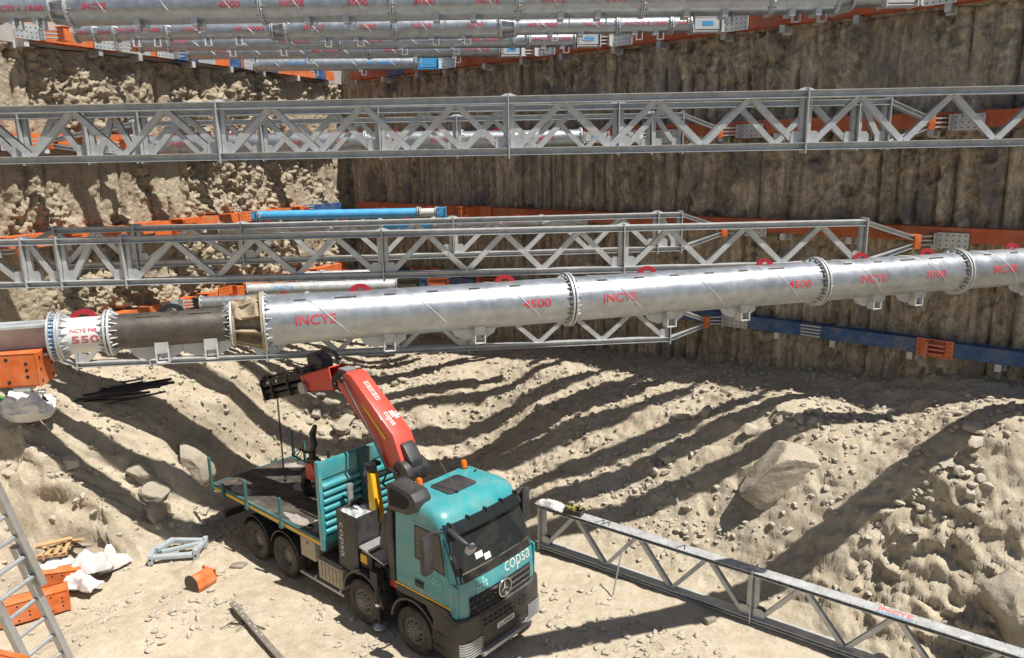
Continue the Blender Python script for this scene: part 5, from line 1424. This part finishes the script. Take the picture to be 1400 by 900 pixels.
b = MB(); b.bb(-.24, .24, -.15, -.13, .0, .13); b.bb(-.24, .24, .13, .15, 0, .13); b.bb(-.24, -.22, -.13, .13, 0, .13); b.bb(.22, .24, -.13, .13, 0, .13); b.bb(-.24, .24, -.15, .15, 0, .01); b.build('crate_shell', BLACKP, tb_)
b = MB(); rr = random.Random(4)
for k in range(26):
    b.box((rr.uniform(-.19, .19), rr.uniform(-.1, .1), rr.uniform(.06, .17)), (.09, .03, .03), Matrix.Rotation(rr.uniform(0, 3), 3, 'Z') @ Matrix.Rotation(rr.uniform(-.6, .6), 3, 'Y'))
b.build('fittings', mat('dull_yellow_fittings', (.32, .28, .08), .6, .2, .3, 12), tb_)

# ------------------------------------------------------------ things on the floor, left
# grey bracket frame
fr = at_z(247, 757, .05)
fb = thing('bracket_frame', 'small grey triangular steel bracket frame lying on the sandy floor', 'frame', (fr.x, fr.y, .03), R(12))
def fpart(name, *bx, bev=.012):
    b = MB(); [b.bb(*q) for q in bx]; return b.build(name, PALE2, fb, bev=bev)
PALE2 = mat('light_grey_steel', (.40, .46, .49), .45, .2, .1, 6, dust=.2)
fpart('end_plate', (-.72, -.60, -.42, .10, 0, .26)); fpart('end_plate', (.40, .52, -.46, -.20, 0, .30)); fpart('end_plate', (.52, .64, .15, .45, 0, .24))
b = MB(); b.beam((-.62, -.30, .16), (.44, -.36, .13), .16, .10); b.build('rail', PALE2, fb, bev=.012)
b = MB(); b.beam((-.60, .05, .18), (-.25, .52, .20), .16, .12); b.build('rail', PALE2, fb, bev=.012)
b = MB(); b.beam((-.25, .50, .18), (.56, .32, .15), .14, .12); b.build('rail', PALE2, fb, bev=.012)
b = MB(); b.beam((-.45, -.05, .15), (.48, .2, .15), .12, .1); b.build('rail', PALE2, fb, bev=.012)
b = MB(); b.beam((.46, -.30, .18), (.58, .30, .18), .12, .12); b.build('rail', PALE2, fb, bev=.012)
b = MB()
for x, y in ((-.66, -.424), (-.66, -.424), (.46, -.464)):
    b.cyl((x, y, .14), (x, y - .004, .14), .03, 10)
b.build('bolt_hole', HOLE, fb)
# orange stub
os_ = at_z(276, 800, .02)
st = thing('orange_steel_stub', 'short orange steel end piece with a dark round front on the sand', 'steel piece', (os_.x, os_.y, .02), R(62))
b = MB(); pr = [(-.22, 0), (.22, 0), (.24, .10), (.17, .28), (.05, .36), (-.05, .36), (-.17, .28), (-.24, .10)]
b.prism(pr, lambda u, v, w: (w, u, v), -.28, .26); b.build('shell', ORANGE, st, bev=.015)
b = MB(); b.cyl((-.30, 0, .17), (-.281, 0, .17), .235, 22); b.build('opening_shade_disc', OLDSTEEL, st)  # dark disc painted in for the shade inside the open end
b = MB()
for k in range(4): b.bb(.27, .30, -.2 + k * .13, -.13 + k * .13, .05, .33)
b.build('rear_tabs', ORANGE, st)
# drilled grey plank
pa, pb = at_z(317, 824, .16), at_z(405, 925, .10)
b = MB(); b.beam((0, 0, 0), Vector(pb) - Vector(pa), .13, .045)
o = b.build('metal_plank', mat('brown_grey_plank', (.19, .165, .145), .6, .2, .2, 6, dust=.3), None, bev=.006); o.location = pa
dpl = (Vector(pb) - Vector(pa)).normalized(); side_ = dpl.cross(Vector((0, 0, 1))).normalized(); upn = side_.cross(dpl)
hb_ = MB()
for k in range(9):
    c = dpl * (.12 + k * .19) + side_ * (.02 if k % 2 else -.02) + upn * .0225; hb_.beam(c, c + dpl * .05, .018, .006, upn)
q = hb_.build('slots', WHITE, o)
tag(o, 'long narrow drilled metal plank resting on stones on the sand', 'plank')
# dry twig beside the plank
tw = px_ground(335, 856); rt_ = random.Random(9); b = MB()
for k in range(5):
    a = rt_.uniform(2.6, 3.7); L = rt_.uniform(.25, .55); o_ = Vector((rt_.uniform(-.1, .35), rt_.uniform(-.12, .1), .05))
    b.tube([o_, o_ + Vector((math.cos(a) * L * .5, math.sin(a) * L * .5, .05)), o_ + Vector((math.cos(a + .25) * L, math.sin(a + .25) * L, .01))], .010, 5)
b.tube([(.5, -.15, .02), (.15, 0, .05), (-.35, .06, .04)], .014, 5)
o = b.build('dry_branch', mat('dark_bark', (.05, .04, .03), .9), None); o.location = tw
tag(o, 'small dark dry branch on the sand beside the drilled plank', 'branch')
# flat broken slab
s_ = at_z(326, 772, .03)
b = MB(); b.prism([(-.2, -.12), (.14, -.16), (.22, .06), (.02, .14), (-.18, .06)], lambda u, v, w: (u, v, w), 0, .05); o = b.build('broken_slab', GREYWOOD, None, bev=.008); o.location = (s_.x, s_.y, .0); tag(o, 'flat broken slab near the rear wheels of the truck', 'slab')
# stack of orange beams, bottom left
def orange_beam(label, P, rz, L, w, h, seed=0, group=None):
    t = thing('orange_box_beam', label, 'steel beam', P, rz, group)
    b = MB(); b.bb(-L, 0, -w / 2, -w / 2 + .025, 0, h); b.bb(-L, 0, w / 2 - .025, w / 2, 0, h); b.bb(-L, 0, -w / 2 + .025, w / 2 - .025, h * .42, h * .5)
    b.bb(-L, 0, -w / 2, w / 2, 0, .02); b.bb(-L, 0, -w / 2, w / 2, h - .02, h)
    bo = b.build('beam_body', ORANGE, t)
    b = MB(); b.bb(0, .03, -w / 2 - .01, w / 2 + .01, -.005, h + .01); ep = b.build('end_plate', ORANGE, t)
    hh = MB()
    for z in np.linspace(h * .14, h * .86, 3):
        for y in (-w * .4, w * .4): hh.cyl((.03, y, z), (.034, y, z), .022, 10)
    hh.build('bolt_holes', HOLE, ep)
    hh = MB()
    for k in range(int(L / .22)):
        for z in ((h * .15, h * .85) if k % 3 else (h * .3, h * .5, h * .7)):
            hh.cyl((-.12 - k * .22, -w / 2, z), (-.12 - k * .22, -w / 2 - .004, z), .022, 10)
    hh.build('bolt_holes', HOLE, bo)
    return t
e_ = at_z(95, 828, .02)
dX = Vector((math.cos(R(35)), math.sin(R(35))))
orange_beam('orange drilled box beam at the front of the pile beside the ladder', (e_.x, e_.y, .03), R(32), 2.6, .46, .50)
orange_beam('short orange box beam behind the front one, under the white sacks', (e_.x - .15, e_.y + .85, .05), R(14), 1.6, .40, .50)
e2 = px_ground(66, 756)
pal = thing('timber_pallet', 'broken brown timber pallet behind the orange beams', 'pallet', (e2.x, e2.y, e2.z + .02), R(15))
pal.scale = (.8, .8, .8)
for k in range(6):
    b = MB(); b.box((-.55 + k * .22, 0, .12), (.12, .9, .03), Matrix.Rotation(.05 * (k % 3 - 1), 3, 'Z')); b.build('board', TIMBER, pal, bev=.004)
for y in (-.38, 0, .38):
    b = MB(); b.box((0, y, .05), (1.3, .09, .09)); b.build('runner', TIMBER, pal, bev=.004)
for k, (px, py, z, L, a, tl) in enumerate([(80, 752, .55, 1.3, .4, .25), (100, 748, .5, 1.0, -.5, -.3), (95, 756, .6, 1.2, .1, .1), (60, 760, .5, 1.4, .9, .15)]):
    p_ = px_ground(px, py); p_.z += .12 + .06 * k; b = MB(); b.box((0, 0, 0), (L, .11, .04)); o = b.build('loose_board', TIMBER if k % 2 else GREYWOOD, None, bev=.004); o.location = p_; o.rotation_euler = (0.2, tl, a)
    tag(o, 'loose splintered board in the heap behind the orange beams', 'board', 'loose boards in the heap')
for k, (px, py, z, L, W, Hh, rz, lb) in enumerate([(78, 768, .62, .90, .5, .24, .1, 'white woven sack lying on the orange beams, leftmost of the heap'),
        (122, 766, .55, 1.0, .7, .36, .5, 'white woven sack with orange print in the middle of the heap'),
        (110, 790, .42, .85, .5, .30, -.2, 'small white sack hanging down in front of the other sacks'),
        (152, 760, .30, .85, .55, .45, .9, 'greyish white sack at the right end of the heap, by the sand')]):
    p_ = at_z(px, py, z); sk_ = sheet('sack', SACK, L, W, Hh, 7 + k * 3, lb, 'sack', (p_.x, p_.y, p_.z - .2 if k < 3 else .05), rz)
# red print on the middle sack: a small sheet following it is left to the weave
# big bag
bp = px_ground(30, 582); bp.y += .35; bz = gz(bp.x, bp.y)
b = MB()
def bag(i, j):
    t = 2 * PI * i; cx_, sx_ = math.cos(t), math.sin(t)
    w_ = float(fbm(np.array(cx_ * 1.6 + 3), np.array(sx_ * 1.6 + j * 2.5), 5, 31)); w2 = float(fbm(np.array(cx_ * 1.2), np.array(sx_ * 1.2), 3, 33))
    if j < .62:
        q = j / .62; r0 = .50 + .16 * math.sin(PI * min(1, q * 1.1)) - .10 * q; z = q * (.62 + .22 * w2)
    else:
        q = (j - .62) / .38; r0 = .42 * (1 - q) + .02; z = (.62 + .22 * w2) * (1 - .55 * q) + .10 * math.sin(PI * q)
    w3 = float(fbm(np.array(t * 2.2), np.array(j * 6), 4, 35, .6)) * min(1, j * 6)
    r0 *= 1 + .22 * w_ + .16 * w3
    return (r0 * cx_ * 1.15, r0 * sx_ * .85, z + .05 * w_ + .10 * w3)
b.grid(bag, 80, 36); o = b.build('bulk_bag', CLEARBAG, None, smooth=70); o.location = (bp.x, bp.y, bz - .03); tag(o, 'half full dusty white bulk bag slumped on the left bank', 'bag')
# rebar bundle and green net
rb0 = px_ground(150, 548)
for k in range(16):
    rr = random.Random(40 + k); L = rr.uniform(1.6, 2.8); a = R(18) + rr.uniform(-.16, .22)
    b = MB(); b.cyl((-L / 2, 0, 0), (L / 2, 0, 0), rr.choice((.03, .035, .045)), 8)
    o = b.build('steel_bar', REBAR, None, smooth=40); o.location = (rb0.x + rr.uniform(-.6, .8), rb0.y + rr.uniform(-.5, .5), gz(rb0.x, rb0.y) + .08 + rr.uniform(0, .3)); o.rotation_euler = (0, rr.uniform(-.1, .05), a)
    tag(o, 'black steel bar in the heap of bars behind the bulk bag', 'steel bar', 'black bars heaped on the left bank')
gn = px_ground(8, 555)
sheet('green_net', GREEN, .6, .5, .2, 51, 'small heap of bright green net at the left edge behind the bulk bag', 'net', (gn.x - .3, gn.y, gz(gn.x, gn.y) + .02), .2)
# big orange beam end by the foreground strut (left edge)
q1 = at_Y(60, 500, 9.6)
ob2 = orange_beam('thick orange drilled beam end at the left edge below the foreground strut', (q1.x, q1.y, q1.z - .21), R(10), 9, .42, .42)
b = MB(); b.bb(-.32, -.12, -.2, .0, -.07, -.005); b.build('support_bracket', PALE, ob2, bev=.01)
q2 = at_Y(14, 899, 3.2)
orange_beam('orange beam end poking into the bottom left corner of the picture', (q2.x - .02, q2.y, q2.z - .2), R(72), 3, .2, .2)
# grey brackets under the left part of the foreground strut
q3 = at_Y(195, 497, 13.5)
b = MB(); b.prism([(-.5, 0), (.45, 0), (.45, .16), (.2, .3), (-.3, .32), (-.5, .12)], lambda u, v, w: (u, w, v), -.02, .02); b.bb(-.45, .45, -.14, .14, -.02, 0)
# ladder
lt = at_Y(-84, 600, 7.4); lm = at_Y(64, 900, 8.0); _d = lm - lt
ft = lt + _d * (lt.z / -_d.z)
lad = thing('ladder', 'long aluminium extension ladder leaning in the lower left corner', 'ladder', tuple(ft), 0)
dL = lt - ft; LL = dL.length; dL.normalize()
sL = Vector((math.cos(R(64)), math.sin(R(64)), 0)); sL = (sL - dL * sL.dot(dL)).normalized(); nL = sL.cross(dL).normalized()
def lad_sec(a, c, hw, off, nm):
    for s_ in (-1, 1):
        b = MB(); b.beam(dL * a + sL * hw * s_ + nL * off, dL * c + sL * hw * s_ + nL * off, .07, .13, nL); b.build('rail', ALUM, lad, bev=.006)
    x = a + .14
    while x < c - .05:
        b = MB(); b.cyl(dL * x - sL * hw + nL * off, dL * x + sL * hw + nL * off, .026, 8); b.build('rung', ALUM, lad, smooth=40); x += .28
lad_sec(0, LL * .80, .20, 0, ''); lad_sec(LL * .73, LL * 1.1, .245, .09, '')

# ------------------------------------------------------------ rocks
def rock_mesh(seed, sub=3, flat=.75, cuts=15):
    bm = bmesh.new(); bmesh.ops.create_icosphere(bm, subdivisions=sub, radius=1)
    rs = np.random.RandomState(seed); pl_ = [(Vector(rs.randn(3)).normalized(), rs.uniform(.42, .88)) for _ in range(cuts)]
    for v in bm.verts:
        p = v.co.copy()
        for n_, d in pl_:
            k = p.dot(n_) - d
            if k > 0: p -= n_ * k * .92
        p *= 1.12 + .12 * mnoise.noise(v.co * 1.7 + Vector((seed, 0, 0))) + .035 * mnoise.noise(v.co * 5 + Vector((0, seed, 0))) + (.025 * mnoise.noise(v.co * 13 + Vector((0, seed, 3))) if sub > 2 else 0)
        p.z *= flat; v.co = p
    me = bpy.data.meshes.new('rock'); bm.to_mesh(me); bm.free(); me.shade_smooth(); me.set_sharp_from_angle(angle=R(17)); me.materials.append(ROCKM)
    return me
RM = [rock_mesh(s, 3, random.Random(s).uniform(.55, .95)) for s in range(10)]
RB = [rock_mesh(100 + s, 5, .9, 8) for s in range(4)]
for me in RB: me.materials[0] = BOULDERM; me.set_sharp_from_angle(angle=R(30))
def rock(me, x, y, size, label, rz=0, sink=.3, group=None, sc=(1, 1, 1), tilt=(0, 0), name='rock', cat='rock'):
    o = bpy.data.objects.new(name, me); col.objects.link(o); o.location = (x, y, gz(x, y) + size * (.5 - sink)); o.scale = (size * sc[0], size * sc[1], size * sc[2]); o.rotation_euler = (*tilt, rz)
    return tag(o, label, cat, group)
big = [(1062, 655, .85, 'largest pale boulder half buried in the slope above the ground truss', (1.2, .95, 1.0)),
       (262, 640, .80, 'big smooth grey boulder face set in the left bank in shadow', (.9, .8, 1.1)),
       (193, 648, .42, 'rounded boulder, top one of three stacked in the left bank', (1, 1, .8)),
       (212, 672, .38, 'blocky boulder, middle one of three stacked in the left bank', (1, 1, .8)),
       (215, 705, .44, 'rounded boulder, bottom one of three stacked in the left bank', (1.1, 1, .9)),
       (97, 638, .30, 'pale round stone set in the sunlit left bank', (1, 1, .9)),
       (1392, 838, .75, 'smooth pale boulder cut by the right edge of the picture', (1, 1, 1.1)),
       (930, 570, .30, 'flat topped pale block lying in the shadow on the slope', (1.3, .8, .7)),
       (966, 566, .30, 'pale slab stone standing on its edge on the slope', (.9, .5, 1.1)),
       (912, 626, .26, 'larger of two pale stones in the run of stones on the slope', (1, .8, .9)),
       (893, 642, .24, 'longish pale stone beside the larger one in the run of stones', (.7, 1, .9)),
       (1076, 565, .26, 'square grey stone at the head of the small rubble fan', (1.1, .9, .9)),
       (1030, 590, .28, 'grey angular stone above the largest boulder', (1, 1, .8)),
       (1330, 583, .32, 'dark topped stone at the upper end of the wide shadow', (1.1, .9, .7)),
       (1298, 632, .24, 'white faced stone right of the wide shadow', (1, .8, .7)),
       (1335, 606, .26, 'pale stone above right of the white faced one', (1.1, .8, .6)),
       (325, 655, .36, 'rounded stone under the rear corner of the truck bed', (1.2, .9, .9)),
       (440, 655, .34, 'grey boulder in the shadow behind the truck bed', (1.2, .9, .8)),
       (470, 580, .42, 'rounded grey boulder in the shaded hollow behind the crane boom', (1.2, .9, .8))]
for k, (px, py, sz, lb, sc) in enumerate(big):
    p = px_ground(px, py); rock(RB[k % 4] if sz > .35 else RM[k % 10], p.x, p.y, sz, lb, k * 1.3, .48, None, sc)
rr = random.Random(5)
clusters = [(1090, 572, 34, 14, 18, .07, .17), (900, 640, 30, 40, 16, .06, .16), (1150, 560, 40, 14, 10, .06, .14), (460, 565, 50, 40, 26, .12, .28), (505, 525, 40, 20, 16, .12, .26),
            (1210, 730, 60, 40, 14, .06, .14), (1260, 690, 70, 60, 18, .05, .13), (1330, 640, 60, 50, 14, .05, .14), (1100, 610, 60, 40, 8, .06, .13),
            (240, 840, 30, 30, 20, .05, .12), (215, 870, 30, 20, 14, .05, .11), (300, 835, 40, 20, 10, .04, .09), (790, 590, 60, 40, 12, .06, .14), (960, 720, 60, 30, 12, .05, .12),
            (250, 715, 60, 20, 10, .07, .18), (120, 680, 60, 40, 8, .06, .14), (60, 620, 50, 30, 6, .05, .11), (1150, 800, 60, 20, 10, .05, .12), (690, 560, 60, 40, 10, .06, .14)]
for (px, py, sx, sy, n_, s0, s1) in clusters:
    for k in range(n_):
        p = px_ground(px + rr.gauss(0, sx * .6), py + rr.gauss(0, sy * .6))
        sz = rr.uniform(s0, s1)
        if (p.x, p.y) != (p.x, p.y): continue
        lp = (Matrix.Translation((TX, TY, 0)) @ Matrix.Rotation(TH, 4, 'Z')).inverted() @ Vector((p.x, p.y, 0))
        if -9.6 < lp.x < .3 and abs(lp.y) < 1.4: continue
        rock(RM[rr.randrange(10)], p.x, p.y, sz, 'loose angular pale stone in a scatter on the dug ground', rr.uniform(0, 6), .25, 'loose stones scattered on the dug ground', (1, rr.uniform(.7, 1), rr.uniform(.7, 1)), (rr.uniform(-.4, .4), rr.uniform(-.4, .4)), 'stone', 'stone')
# gravel: thousands of pebbles nobody could count
def gravel(n, seed):
    rs = np.random.RandomState(seed); base = []
    for s in range(6):
        bm = bmesh.new(); bmesh.ops.create_icosphere(bm, subdivisions=1, radius=1); q = np.random.RandomState(s + 50)
        vs = np.array([tuple(v.co * (1 + q.uniform(-.42, .3))) for v in bm.verts]) * np.array([1, q.uniform(.6, 1), q.uniform(.5, .9)])
        base.append((vs, np.array([[v.index for v in f.verts] for f in bm.faces]))); bm.free()
    V, Fc, o = [], [], 0; cnt = 0
    while cnt < n:
        x = rs.uniform(-13, 13); y = rs.uniform(11, 33)
        den = float(fbm(np.array(x * .6), np.array(y * .6), 3, 77)); h = float(bil(ZB, GX0, GY0, GS, np.array([x]), np.array([y]))[0])
        if rs.rand() > .10 + (.50 if h > .3 else 0) + den * 1.3: continue
        lp = Matrix.Rotation(-TH, 3, 'Z') @ Vector((x - TX, y - TY, 0))
        sz = .010 + .085 * rs.rand() ** 6.5
        if abs(lp.y) < 1.3 and -9.5 < lp.x < .2: sz = min(sz, .03)
        vs, fs = base[rs.randint(6)]; a = rs.uniform(0, 6.28); ca, sa = math.cos(a), math.sin(a)
        rot = np.array([[ca, -sa, 0], [sa, ca, 0], [0, 0, 1]])
        V.append(vs @ rot.T * sz * 1.3 + np.array([x, y, gz(x, y) + sz * .15])); Fc.append(fs + o); o += len(vs); cnt += 1
    V = np.concatenate(V); Fc = np.concatenate(Fc)
    me = bpy.data.meshes.new('gravel'); me.from_pydata(V.tolist(), [], Fc.tolist()); me.materials.append(ROCKM)
    ob = bpy.data.objects.new('gravel', me); col.objects.link(ob); tag(ob, 'small gravel strewn over floor and slopes', 'gravel', kind='stuff')
gravel(42000, 3)
